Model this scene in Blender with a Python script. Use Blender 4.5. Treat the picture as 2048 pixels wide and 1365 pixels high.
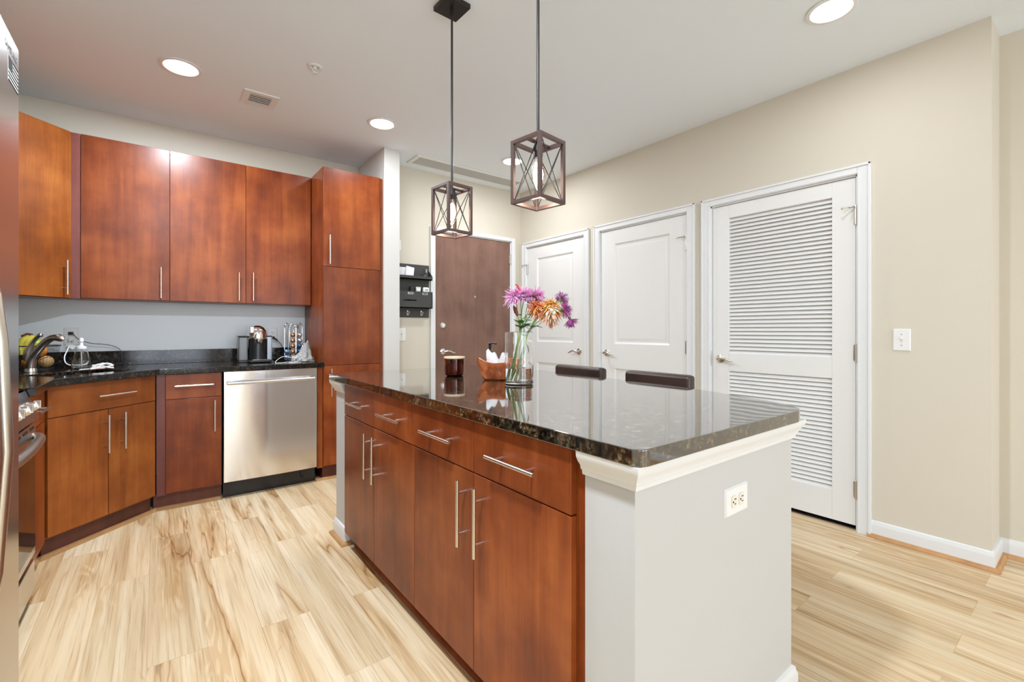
import bpy, bmesh, math, random
from mathutils import Vector, Matrix
from math import pi, sin, cos, radians as R

random.seed(7)
for _o in list(bpy.data.objects):
    bpy.data.objects.remove(_o, do_unlink=True)
scene = bpy.context.scene
COL = scene.collection

# ------------------------------------------------------------------ camera
cam_d = bpy.data.cameras.new('camera')
cam_d.sensor_width = 36.0
cam_d.lens = 919.1 / 2048.0 * 36.0
cam_d.shift_y = -21.45 / 2048.0
cam_d.clip_start = 0.02
cam = bpy.data.objects.new('camera', cam_d)
cam.location = (0.0, 0.0, 1.16)
cam.rotation_euler = (R(90), 0, R(-37.64))
COL.objects.link(cam)
scene.camera = cam

# ------------------------------------------------------------------ world, exposure, daylight
scene.view_settings.view_transform = 'Standard'
scene.view_settings.look = 'None'
scene.view_settings.gamma = 1.0
scene.view_settings.use_curve_mapping = False
scene.view_settings.exposure = 0.45
w = bpy.data.worlds.new('sky'); scene.world = w; w.use_nodes = True
w.node_tree.nodes['Background'].inputs[0].default_value = (0.80, 0.88, 1.0, 1)
w.node_tree.nodes['Background'].inputs[1].default_value = 1.2


def area_light(name, loc, rot, sx, sy, power, color, shape='RECTANGLE', spread=180):
    d = bpy.data.lights.new(name, 'AREA'); d.shape = shape; d.size = sx
    if shape == 'RECTANGLE': d.size_y = sy
    d.energy = power; d.color = color; d.spread = R(spread)
    o = bpy.data.objects.new(name, d); o.location = loc; o.rotation_euler = rot
    COL.objects.link(o)
    return o


CEIL = 2.68
WIN = [(-0.75, 0.95), (1.45, 3.15)]          # the living-room windows behind the camera
REAR = -4.6
for (a, b) in WIN:
    area_light('daylight_and_fill', ((a + b) / 2, REAR - 0.16, 1.35), (R(90), 0, 0), b - a, 2.0, 48, (0.80, 0.90, 1.04))
FILL_WIN = (-3.8, -1.2)                          # an added, unseen third one in the left living-room wall, lifts ambient light
area_light('daylight_and_fill', (-1.03 - 0.16, sum(FILL_WIN) / 2, 1.35), (R(90), 0, R(-90)), FILL_WIN[1] - FILL_WIN[0], 2.0, 10, (0.80, 0.90, 1.04))  # fill light in the added opening, brightens ceiling and room

# ------------------------------------------------------------------ materials
def newmat(name):
    m = bpy.data.materials.new(name); m.use_nodes = True
    return m, m.node_tree.nodes, m.node_tree.links, m.node_tree.nodes['Principled BSDF']


def plain(name, col, rough=0.5, metal=0.0, spec=None, coat=0.0, bump=0.0, bscale=200.0, trans=0.0, ior=None, sss=0.0):
    m, N, L, p = newmat(name)
    p.inputs['Base Color'].default_value = (*col, 1)
    p.inputs['Roughness'].default_value = rough
    p.inputs['Metallic'].default_value = metal
    if spec is not None: p.inputs['Specular IOR Level'].default_value = spec
    if coat: p.inputs['Coat Weight'].default_value = coat; p.inputs['Coat Roughness'].default_value = 0.08
    if trans: p.inputs['Transmission Weight'].default_value = trans
    if ior: p.inputs['IOR'].default_value = ior
    tc = N.new('ShaderNodeTexCoord'); n = N.new('ShaderNodeTexNoise')
    n.inputs['Scale'].default_value = bscale; n.inputs['Detail'].default_value = 3
    L.new(tc.outputs['Object'], n.inputs['Vector'])
    if bump:
        b = N.new('ShaderNodeBump'); b.inputs['Strength'].default_value = bump; b.inputs['Distance'].default_value = 0.002
        L.new(n.outputs[0], b.inputs['Height']); L.new(b.outputs[0], p.inputs['Normal'])
    return m


def ramp(N, stops):
    r = N.new('ShaderNodeValToRGB')
    e = r.color_ramp.elements
    while len(e) < len(stops): e.new(0.5)
    for k, (pos, c) in enumerate(stops):
        e[k].position = pos; e[k].color = (*c, 1) if len(c) == 3 else c
    return r


def cherry(name, dark, mid, light, rough=0.3, horiz=False):
    m, N, L, p = newmat(name)
    tc = N.new('ShaderNodeTexCoord'); oi = N.new('ShaderNodeObjectInfo')
    off = N.new('ShaderNodeVectorMath'); off.operation = 'SCALE'; off.inputs['Scale'].default_value = 17.0
    cmb = N.new('ShaderNodeCombineXYZ')
    for k in range(3): L.new(oi.outputs['Random'], cmb.inputs[k])
    L.new(cmb.outputs[0], off.inputs[0])
    add = N.new('ShaderNodeVectorMath'); add.operation = 'ADD'
    L.new(tc.outputs['Object'], add.inputs[0]); L.new(off.outputs[0], add.inputs[1])
    mp = N.new('ShaderNodeMapping'); mp.inputs['Scale'].default_value = (9, 9, 0.8)
    L.new(add.outputs[0], mp.inputs[0])
    n1 = N.new('ShaderNodeTexNoise'); n1.inputs['Scale'].default_value = 1.6; n1.inputs['Detail'].default_value = 5; n1.inputs['Distortion'].default_value = 0.6
    L.new(mp.outputs[0], n1.inputs['Vector'])
    n2 = N.new('ShaderNodeTexNoise'); n2.inputs['Scale'].default_value = 5.5; n2.inputs['Detail'].default_value = 4; n2.inputs['Roughness'].default_value = 0.6
    L.new(add.outputs[0], n2.inputs['Vector'])
    mp3 = N.new('ShaderNodeMapping'); mp3.inputs['Scale'].default_value = (160, 160, 4)
    L.new(add.outputs[0], mp3.inputs[0])
    n3 = N.new('ShaderNodeTexNoise'); n3.inputs['Scale'].default_value = 1.0; n3.inputs['Detail'].default_value = 2
    L.new(mp3.outputs[0], n3.inputs['Vector'])
    n4 = N.new('ShaderNodeTexNoise'); n4.inputs['Scale'].default_value = 2.3; n4.inputs['Detail'].default_value = 2
    L.new(add.outputs[0], n4.inputs['Vector'])
    a = N.new('ShaderNodeMath'); a.operation = 'MULTIPLY_ADD'; a.inputs[1].default_value = 0.30
    L.new(n1.outputs[0], a.inputs[0])
    b = N.new('ShaderNodeMath'); b.operation = 'MULTIPLY_ADD'; b.inputs[1].default_value = 0.32
    L.new(n2.outputs[0], b.inputs[0])
    b2 = N.new('ShaderNodeMath'); b2.operation = 'MULTIPLY'; b2.inputs[1].default_value = 0.38
    L.new(n4.outputs[0], b2.inputs[0]); L.new(b2.outputs[0], b.inputs[2]); L.new(b.outputs[0], a.inputs[2])
    c = N.new('ShaderNodeMath'); c.operation = 'MULTIPLY_ADD'; c.inputs[1].default_value = 0.10
    L.new(n3.outputs[0], c.inputs[0]); L.new(a.outputs[0], c.inputs[2])
    r = ramp(N, [(0.40, dark), (0.55, mid), (0.70, light)])
    L.new(c.outputs[0], r.inputs[0])
    hs = N.new('ShaderNodeHueSaturation')
    mr = N.new('ShaderNodeMapRange'); mr.inputs['To Min'].default_value = 0.88; mr.inputs['To Max'].default_value = 1.12
    L.new(oi.outputs['Random'], mr.inputs[0]); L.new(mr.outputs[0], hs.inputs['Value'])
    L.new(r.outputs[0], hs.inputs['Color']); L.new(hs.outputs[0], p.inputs['Base Color'])
    p.inputs['Roughness'].default_value = rough
    p.inputs['Specular IOR Level'].default_value = 0.32
    bm_ = N.new('ShaderNodeBump'); bm_.inputs['Strength'].default_value = 0.03; bm_.inputs['Distance'].default_value = 0.001
    L.new(n3.outputs[0], bm_.inputs['Height']); L.new(bm_.outputs[0], p.inputs['Normal'])
    return m


def granite(name, ior=2.0, coat=1.0, rough=0.06, fleck=1.0):
    m, N, L, p = newmat(name)
    tc = N.new('ShaderNodeTexCoord')
    n1 = N.new('ShaderNodeTexNoise'); n1.inputs['Scale'].default_value = 70; n1.inputs['Detail'].default_value = 4; n1.inputs['Roughness'].default_value = 0.7
    v = N.new('ShaderNodeTexVoronoi'); v.inputs['Scale'].default_value = 130
    n2 = N.new('ShaderNodeTexNoise'); n2.inputs['Scale'].default_value = 26; n2.inputs['Detail'].default_value = 3
    for n in (n1, v, n2): L.new(tc.outputs['Object'], n.inputs['Vector'])
    r1 = ramp(N, [(0.0, (0.004, 0.004, 0.004)), (0.46, (0.010, 0.009, 0.007)), (0.56, (0.09, 0.052, 0.020)), (0.64, (0.26, 0.17, 0.085)), (0.76, (0.07, 0.075, 0.06))])
    L.new(n1.outputs[0], r1.inputs[0])
    r2 = ramp(N, [(0.42, (0, 0, 0)), (0.62, (1, 1, 1))]); L.new(n2.outputs[0], r2.inputs[0])
    sep = N.new('ShaderNodeSeparateColor'); L.new(v.outputs['Color'], sep.inputs[0])
    r3 = ramp(N, [(0.80, (0.006, 0.006, 0.006)), (0.86, (0.10, 0.065, 0.03)), (0.93, (0.03, 0.05, 0.045)), (0.97, (0.22, 0.17, 0.10))])
    r3.color_ramp.interpolation = 'CONSTANT'
    L.new(sep.outputs[0], r3.inputs[0])
    mx = N.new('ShaderNodeMix'); mx.data_type = 'RGBA'; mx.blend_type = 'LIGHTEN'
    mx.inputs[0].default_value = 1.0
    mx2 = N.new('ShaderNodeMix'); mx2.data_type = 'RGBA'; mx2.blend_type = 'MULTIPLY'; mx2.inputs[0].default_value = 0.75
    L.new(r1.outputs[0], mx.inputs[6]); L.new(r3.outputs[0], mx.inputs[7])
    L.new(mx.outputs[2], mx2.inputs[6]); L.new(r2.outputs[0], mx2.inputs[7])
    mx3 = N.new('ShaderNodeMix'); mx3.data_type = 'RGBA'; mx3.inputs[0].default_value = fleck
    mx3.inputs[6].default_value = (0.007, 0.007, 0.008, 1)
    L.new(mx2.outputs[2], mx3.inputs[7]); L.new(mx3.outputs[2], p.inputs['Base Color'])
    p.inputs['Roughness'].default_value = rough
    p.inputs['IOR'].default_value = ior
    p.inputs['Coat Weight'].default_value = coat; p.inputs['Coat Roughness'].default_value = 0.03; p.inputs['Coat IOR'].default_value = 1.7
    return m


def steel(name, col=(0.62, 0.60, 0.57), rough=0.26, axis=2, aniso=0.5):
    m, N, L, p = newmat(name)
    p.inputs['Base Color'].default_value = (*col, 1); p.inputs['Metallic'].default_value = 1
    tc = N.new('ShaderNodeTexCoord'); mp = N.new('ShaderNodeMapping')
    s = [500, 500, 500]; s[axis] = 3.0
    mp.inputs['Scale'].default_value = s
    n = N.new('ShaderNodeTexNoise'); n.inputs['Scale'].default_value = 1.0; n.inputs['Detail'].default_value = 2
    L.new(tc.outputs['Object'], mp.inputs[0]); L.new(mp.outputs[0], n.inputs['Vector'])
    mr = N.new('ShaderNodeMapRange'); mr.inputs['To Min'].default_value = rough - 0.05; mr.inputs['To Max'].default_value = rough + 0.07
    L.new(n.outputs[0], mr.inputs[0]); L.new(mr.outputs[0], p.inputs['Roughness'])
    return m


def floor_material():
    m, N, L, p = newmat('oak_plank_floor')
    tc = N.new('ShaderNodeTexCoord')
    rot = N.new('ShaderNodeMapping'); rot.inputs['Rotation'].default_value = (0, 0, R(90)); rot.inputs['Location'].default_value = (0.34, 0.0305, 0)
    L.new(tc.outputs['Object'], rot.inputs[0])
    bk = N.new('ShaderNodeTexBrick')
    bk.offset = 0.37; bk.offset_frequency = 2
    bk.inputs['Scale'].default_value = 1.0; bk.inputs['Brick Width'].default_value = 1.22; bk.inputs['Row Height'].default_value = 0.176
    bk.inputs['Mortar Size'].default_value = 0.0009; bk.inputs['Mortar Smooth'].default_value = 0.3
    bk.inputs['Color1'].default_value = (0, 0, 0, 1); bk.inputs['Color2'].default_value = (1, 1, 1, 1); bk.inputs['Mortar'].default_value = (0.5, 0.5, 0.5, 1)
    L.new(rot.outputs[0], bk.inputs['Vector'])
    rnd = N.new('ShaderNodeSeparateColor'); L.new(bk.outputs['Color'], rnd.inputs[0])
    mul = N.new('ShaderNodeMath'); mul.operation = 'MULTIPLY'; mul.inputs[1].default_value = 37.0; L.new(rnd.outputs[0], mul.inputs[0])

    def noise4(scale, det, rough, dist, sc):
        mp = N.new('ShaderNodeMapping'); mp.inputs['Scale'].default_value = sc; L.new(tc.outputs['Object'], mp.inputs[0])
        n = N.new('ShaderNodeTexNoise'); n.noise_dimensions = '4D'; n.inputs['Scale'].default_value = scale
        n.inputs['Detail'].default_value = det; n.inputs['Roughness'].default_value = rough; n.inputs['Distortion'].default_value = dist
        L.new(mp.outputs[0], n.inputs['Vector']); L.new(mul.outputs[0], n.inputs['W'])
        return n
    broad = noise4(1.0, 4, 0.55, 0.5, (13, 0.55, 1))
    fine = noise4(1.0, 4, 0.6, 0.2, (120, 2.4, 1))
    fig = noise4(1.0, 2, 0.45, 1.0, (10, 1.3, 1))
    zone = noise4(1.0, 2, 0.5, 0.3, (7, 0.8, 1))
    crack = noise4(1.0, 4, 0.52, 0.55, (5.5, 0.42, 1))
    gate = noise4(1.0, 2, 0.5, 0.0, (3.0, 0.8, 1))
    knot = noise4(1.0, 3, 0.55, 0.8, (11, 5, 1))
    base = ramp(N, [(0.30, (0.545, 0.38, 0.215)), (0.47, (0.70, 0.535, 0.335)), (0.66, (0.80, 0.665, 0.47))]); L.new(broad.outputs[0], base.inputs[0])
    fr = ramp(N, [(0.34, (0.70, 0.63, 0.54)), (0.50, (1, 1, 1)), (0.78, (1.0, 1.0, 1.0))]); L.new(fine.outputs[0], fr.inputs[0])
    # cathedral figure: tan zones crossed by pale rings of the distorted noise
    ml = N.new('ShaderNodeMath'); ml.operation = 'MULTIPLY'; ml.inputs[1].default_value = 48.0; L.new(fig.outputs[0], ml.inputs[0])
    sn = N.new('ShaderNodeMath'); sn.operation = 'SINE'; L.new(ml.outputs[0], sn.inputs[0])
    mr = N.new('ShaderNodeMapRange'); mr.inputs['From Min'].default_value = -1; L.new(sn.outputs[0], mr.inputs[0])
    fg = ramp(N, [(0.0, (0.84, 0.74, 0.62)), (0.62, (0.87, 0.78, 0.67)), (0.86, (0.98, 0.94, 0.88))]); L.new(mr.outputs[0], fg.inputs[0])
    zr = ramp(N, [(0.53, (0, 0, 0)), (0.62, (0.9, 0.9, 0.9))]); L.new(zone.outputs[0], zr.inputs[0])
    ck = ramp(N, [(0.455, (1, 1, 1)), (0.492, (0.80, 0.67, 0.53)), (0.4975, (0.48, 0.34, 0.23)), (0.5015, (0.48, 0.34, 0.23)), (0.507, (0.80, 0.67, 0.53)), (0.545, (1, 1, 1))]); L.new(crack.outputs[0], ck.inputs[0])
    ckm = ramp(N, [(0.52, (0, 0, 0)), (0.60, (1, 1, 1))]); L.new(gate.outputs[0], ckm.inputs[0])
    kn = ramp(N, [(0.68, (1, 1, 1)), (0.74, (0.80, 0.66, 0.52)), (0.80, (0.42, 0.30, 0.20))]); L.new(knot.outputs[0], kn.inputs[0])

    def mixm(a, b, fac=1.0, facsock=None):
        x = N.new('ShaderNodeMix'); x.data_type = 'RGBA'; x.blend_type = 'MULTIPLY'; x.inputs[0].default_value = fac
        if facsock is not None: L.new(facsock, x.inputs[0])
        L.new(a, x.inputs[6]); L.new(b, x.inputs[7]); return x.outputs[2]
    c = mixm(base.outputs[0], fr.outputs[0], 0.8)
    c = mixm(c, fg.outputs[0], 0.9, zr.outputs[0])
    c = mixm(c, ck.outputs[0], 1.0, ckm.outputs[0])
    c = mixm(c, kn.outputs[0], 0.9)
    tint = ramp(N, [(0.0, (0.92, 0.89, 0.84)), (0.5, (1, 0.99, 0.97)), (1.0, (0.98, 0.93, 0.86))]); L.new(rnd.outputs[0], tint.inputs[0])
    c = mixm(c, tint.outputs[0], 1.0)
    mo = ramp(N, [(0.0, (1, 1, 1)), (1.0, (0.72, 0.62, 0.5))]); L.new(bk.outputs['Fac'], mo.inputs[0])
    c = mixm(c, mo.outputs[0], 0.75)
    L.new(c, p.inputs['Base Color'])
    p.inputs['Roughness'].default_value = 0.42
    p.inputs['Specular IOR Level'].default_value = 0.35
    bp = N.new('ShaderNodeBump'); bp.inputs['Strength'].default_value = 0.06; bp.inputs['Distance'].default_value = 0.001
    L.new(fine.outputs[0], bp.inputs['Height']); L.new(bp.outputs[0], p.inputs['Normal'])
    return m


def emis(name, col, s):
    m, N, L, p = newmat(name)
    p.inputs['Base Color'].default_value = (*col, 1)
    p.inputs['Emission Color'].default_value = (*col, 1); p.inputs['Emission Strength'].default_value = s
    return m


def glass(name, col=(1, 1, 1), rough=0.0, ior=1.45):
    m, N, L, p = newmat(name)
    p.inputs['Base Color'].default_value = (*col, 1); p.inputs['Transmission Weight'].default_value = 1
    p.inputs['Roughness'].default_value = rough; p.inputs['IOR'].default_value = ior
    return m


M = {}
M['wall'] = plain('beige_paint', (0.665, 0.607, 0.498), 0.7, bump=0.04)
M['wall_white'] = plain('off_white_paint', (0.66, 0.645, 0.60), 0.6, bump=0.04)
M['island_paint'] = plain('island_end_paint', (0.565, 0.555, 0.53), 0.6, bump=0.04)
M['wall_cool_lit'] = plain('wall_paint_cool_lit', (0.82, 0.86, 0.87), 0.45, bump=0.03)  # wall paint below the cabinets, the cool light on it put into the colour
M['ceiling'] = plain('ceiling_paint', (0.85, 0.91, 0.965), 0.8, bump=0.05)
M['trim'] = plain('white_trim_paint', (0.785, 0.79, 0.775), 0.35)
M['door'] = plain('white_door_paint', (0.82, 0.81, 0.775), 0.4)
M['oak'] = cherry('oak_moulding', (0.36, 0.175, 0.065), (0.46, 0.24, 0.095), (0.56, 0.32, 0.14), 0.4)
M['cherry'] = cherry('cherry_wood', (0.115, 0.020, 0.005), (0.225, 0.046, 0.009), (0.360, 0.092, 0.020), 0.30)
M['cherry_warm_lit'] = cherry('cherry_wood_warm_lit', (0.150, 0.036, 0.006), (0.270, 0.070, 0.010), (0.400, 0.125, 0.022), 0.30)  # same cherry wood, the corner's warmer light put into its colour
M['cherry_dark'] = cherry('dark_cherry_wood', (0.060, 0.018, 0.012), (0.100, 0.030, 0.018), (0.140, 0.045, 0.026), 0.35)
M['cherry_plum'] = cherry('plum_cherry_strip', (0.120, 0.036, 0.028), (0.170, 0.052, 0.040), (0.210, 0.068, 0.050), 0.3)
M['walnut'] = cherry('brown_veneer', (0.135, 0.070, 0.050), (0.190, 0.102, 0.074), (0.235, 0.132, 0.098), 0.4)
M['granite'] = granite('black_granite', 2.0, 0.9)
M['granite_back'] = granite('duller_black_granite', 1.42, 0.0, 0.10, 0.35)
M['steel'] = steel('brushed_stainless', (0.66, 0.65, 0.63), 0.24, 2)
M['steel_dark'] = steel('fridge_stainless', (0.60, 0.575, 0.55), 0.20, 1)
M['steel_front'] = steel('dishwasher_stainless', (0.80, 0.78, 0.75), 0.14, 0)
_n = M['steel_front'].node_tree; _p = _n.nodes['Principled BSDF']; _t = _n.nodes.new('ShaderNodeTangent')
_t.direction_type = 'RADIAL'; _t.axis = 'Z'; _n.links.new(_t.outputs[0], _p.inputs['Tangent'])
_p.inputs['Anisotropic'].default_value = 0.75; _p.inputs['Anisotropic Rotation'].default_value = 0.25
M['nickel'] = plain('satin_nickel', (0.66, 0.62, 0.55), 0.28, 1)
M['pull'] = plain('bar_pull_nickel', (0.74, 0.70, 0.64), 0.26, 1)
M['chrome'] = plain('chrome', (0.80, 0.79, 0.78), 0.06, 1)
M['faucet'] = plain('brushed_faucet_nickel', (0.62, 0.58, 0.53), 0.27, 1)
M['bronze'] = plain('bronze_paint', (0.085, 0.050, 0.043), 0.42, 0.3)
M['rod'] = plain('dark_rod_metal', (0.035, 0.032, 0.030), 0.35, 0.5)
M['black'] = plain('black_plastic', (0.012, 0.012, 0.013), 0.25)
M['black_matte'] = plain('black_matte', (0.02, 0.02, 0.02), 0.6)
M['charcoal'] = plain('charcoal_wood', (0.045, 0.045, 0.040), 0.55, bump=0.1)
M['white'] = plain('white_plastic', (0.82, 0.82, 0.80), 0.3)
M['almond'] = plain('almond_plastic', (0.80, 0.74, 0.62), 0.35)
M['paper'] = plain('white_paper', (0.84, 0.84, 0.84), 0.8)
M['leather'] = plain('brown_leather', (0.050, 0.027, 0.021), 0.32, bump=0.25, bscale=350)
M['darkwood'] = plain('dark_stained_legs', (0.03, 0.018, 0.014), 0.4)
M['floor'] = floor_material()
M['led'] = emis('led_lens', (1.0, 0.97, 0.92), 9.0)
M['filament'] = emis('lit_bulb_core', (1.0, 0.86, 0.70), 9.0)
M['glass'] = glass('clear_glass')
M['bulb_glass'] = glass('bulb_glass', (1, 0.95, 0.88))
M['water'] = glass('water', (0.97, 1.0, 0.99), 0, 1.33)
M['amber'] = glass('amber_glass', (0.36, 0.10, 0.02))
M['wax'] = plain('wax', (0.62, 0.30, 0.12), 0.6)
M['lid_wood'] = plain('pale_wood_lid', (0.72, 0.56, 0.38), 0.5)
M['dark_glass'] = plain('oven_glass', (0.010, 0.009, 0.009), 0.05)
M['void'] = plain('dark_gap', (0.01, 0.01, 0.01), 0.9)
M['grille'] = plain('grey_grille', (0.52, 0.52, 0.49), 0.6)
M['green'] = plain('stem_green', (0.20, 0.30, 0.07), 0.55)
M['leaf'] = plain('leaf_green', (0.10, 0.21, 0.06), 0.5)
M['pink'] = plain('pink_petals', (0.70, 0.20, 0.48), 0.6)
M['pinkpale'] = plain('pale_pink_petals', (0.78, 0.46, 0.68), 0.6)
M['magenta'] = plain('magenta_petals', (0.52, 0.045, 0.25), 0.6)
M['purple'] = plain('purple_petals', (0.40, 0.12, 0.36), 0.6)
M['yellow'] = plain('yellow_petals', (0.85, 0.48, 0.09), 0.6)
M['orange_p'] = plain('orange_petals', (0.78, 0.28, 0.10), 0.6)
M['peach'] = plain('peach_petals', (0.76, 0.44, 0.26), 0.6)
M['rust'] = plain('rust_petals', (0.48, 0.09, 0.03), 0.6)
M['cream'] = plain('cream_petals', (0.72, 0.66, 0.52), 0.6)
M['red_p'] = plain('red_petal', (0.68, 0.10, 0.07), 0.5)
M['brownbud'] = plain('dried_bud', (0.16, 0.03, 0.025), 0.7)
M['orange'] = plain('orange_peel', (0.72, 0.26, 0.03), 0.45, bump=0.3, bscale=300)
M['tan_fruit'] = plain('tan_peel', (0.62, 0.36, 0.14), 0.5, bump=0.2, bscale=250)
M['banana'] = plain('ripe_banana', (0.58, 0.50, 0.06), 0.45)
M['limegreen'] = plain('green_peel', (0.34, 0.42, 0.03), 0.45)
M['bronze_pod'] = plain('copper_foil', (0.62, 0.36, 0.16), 0.3, 0.85)
M['blue_pod'] = plain('blue_foil', (0.03, 0.16, 0.30), 0.3, 0.7)
M['paleblue_pod'] = plain('pale_blue_foil', (0.22, 0.36, 0.62), 0.3, 0.7)
M['silver_pod'] = plain('silver_foil', (0.62, 0.60, 0.62), 0.3, 0.85)
M['label_green'] = plain('pale_green_label', (0.62, 0.70, 0.52), 0.5)
M['skyblue'] = plain('pale_blue_plastic', (0.62, 0.74, 0.86), 0.4)
M['navy'] = plain('navy_plastic', (0.04, 0.07, 0.15), 0.5)
M['print_dark'] = plain('dark_print', (0.022, 0.021, 0.02), 1.0, spec=0.0)
M['print_grey'] = plain('grey_print', (0.20, 0.19, 0.18), 1.0, spec=0.0)
M['print_white'] = plain('white_print', (0.78, 0.78, 0.76), 1.0, spec=0.0)
M['smoke'] = plain('smoky_plastic', (0.16, 0.155, 0.15), 0.25)
M['grey_text'] = plain('grey_lettering', (0.16, 0.15, 0.145), 0.4)
M['grey_mid'] = plain('grey_metal_panel', (0.30, 0.31, 0.33), 0.35, 0.7)


def _bowl_wood():
    m, N, L, p = newmat('carved_red_wood')
    tc = N.new('ShaderNodeTexCoord'); n = N.new('ShaderNodeTexNoise'); n.inputs['Scale'].default_value = 16; n.inputs['Detail'].default_value = 4; n.inputs['Distortion'].default_value = 1.2
    L.new(tc.outputs['Object'], n.inputs['Vector'])
    r = ramp(N, [(0.3, (0.20, 0.045, 0.012)), (0.52, (0.52, 0.13, 0.035)), (0.72, (0.74, 0.30, 0.12))]); L.new(n.outputs[0], r.inputs[0]); L.new(r.outputs[0], p.inputs['Base Color'])
    p.inputs['Roughness'].default_value = 0.35
    return m


def _stripes():
    m, N, L, p = newmat('black_white_stripes')
    tc = N.new('ShaderNodeTexCoord'); n = N.new('ShaderNodeTexNoise'); n.inputs['Scale'].default_value = 14; n.inputs['Detail'].default_value = 1
    L.new(tc.outputs['Object'], n.inputs['Vector'])
    ad = N.new('ShaderNodeMix'); ad.data_type = 'VECTOR'; ad.inputs[0].default_value = 0.055
    L.new(tc.outputs['Object'], ad.inputs[4]); L.new(n.outputs['Color'], ad.inputs[5])
    wv = N.new('ShaderNodeTexWave'); wv.wave_type = 'RINGS'; wv.rings_direction = 'Y'; wv.inputs['Scale'].default_value = 44; wv.inputs['Distortion'].default_value = 2.6; wv.inputs['Detail'].default_value = 1; wv.inputs['Detail Scale'].default_value = 0.6
    L.new(ad.outputs[1], wv.inputs['Vector'])
    r = ramp(N, [(0.0, (0.015, 0.015, 0.017)), (0.55, (0.78, 0.75, 0.70))]); r.color_ramp.interpolation = 'CONSTANT'
    L.new(wv.outputs[0], r.inputs[0]); L.new(r.outputs[0], p.inputs['Base Color'])
    p.inputs['Roughness'].default_value = 0.85
    return m


M['bowl_wood'] = _bowl_wood()
M['stripes'] = _stripes()

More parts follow.
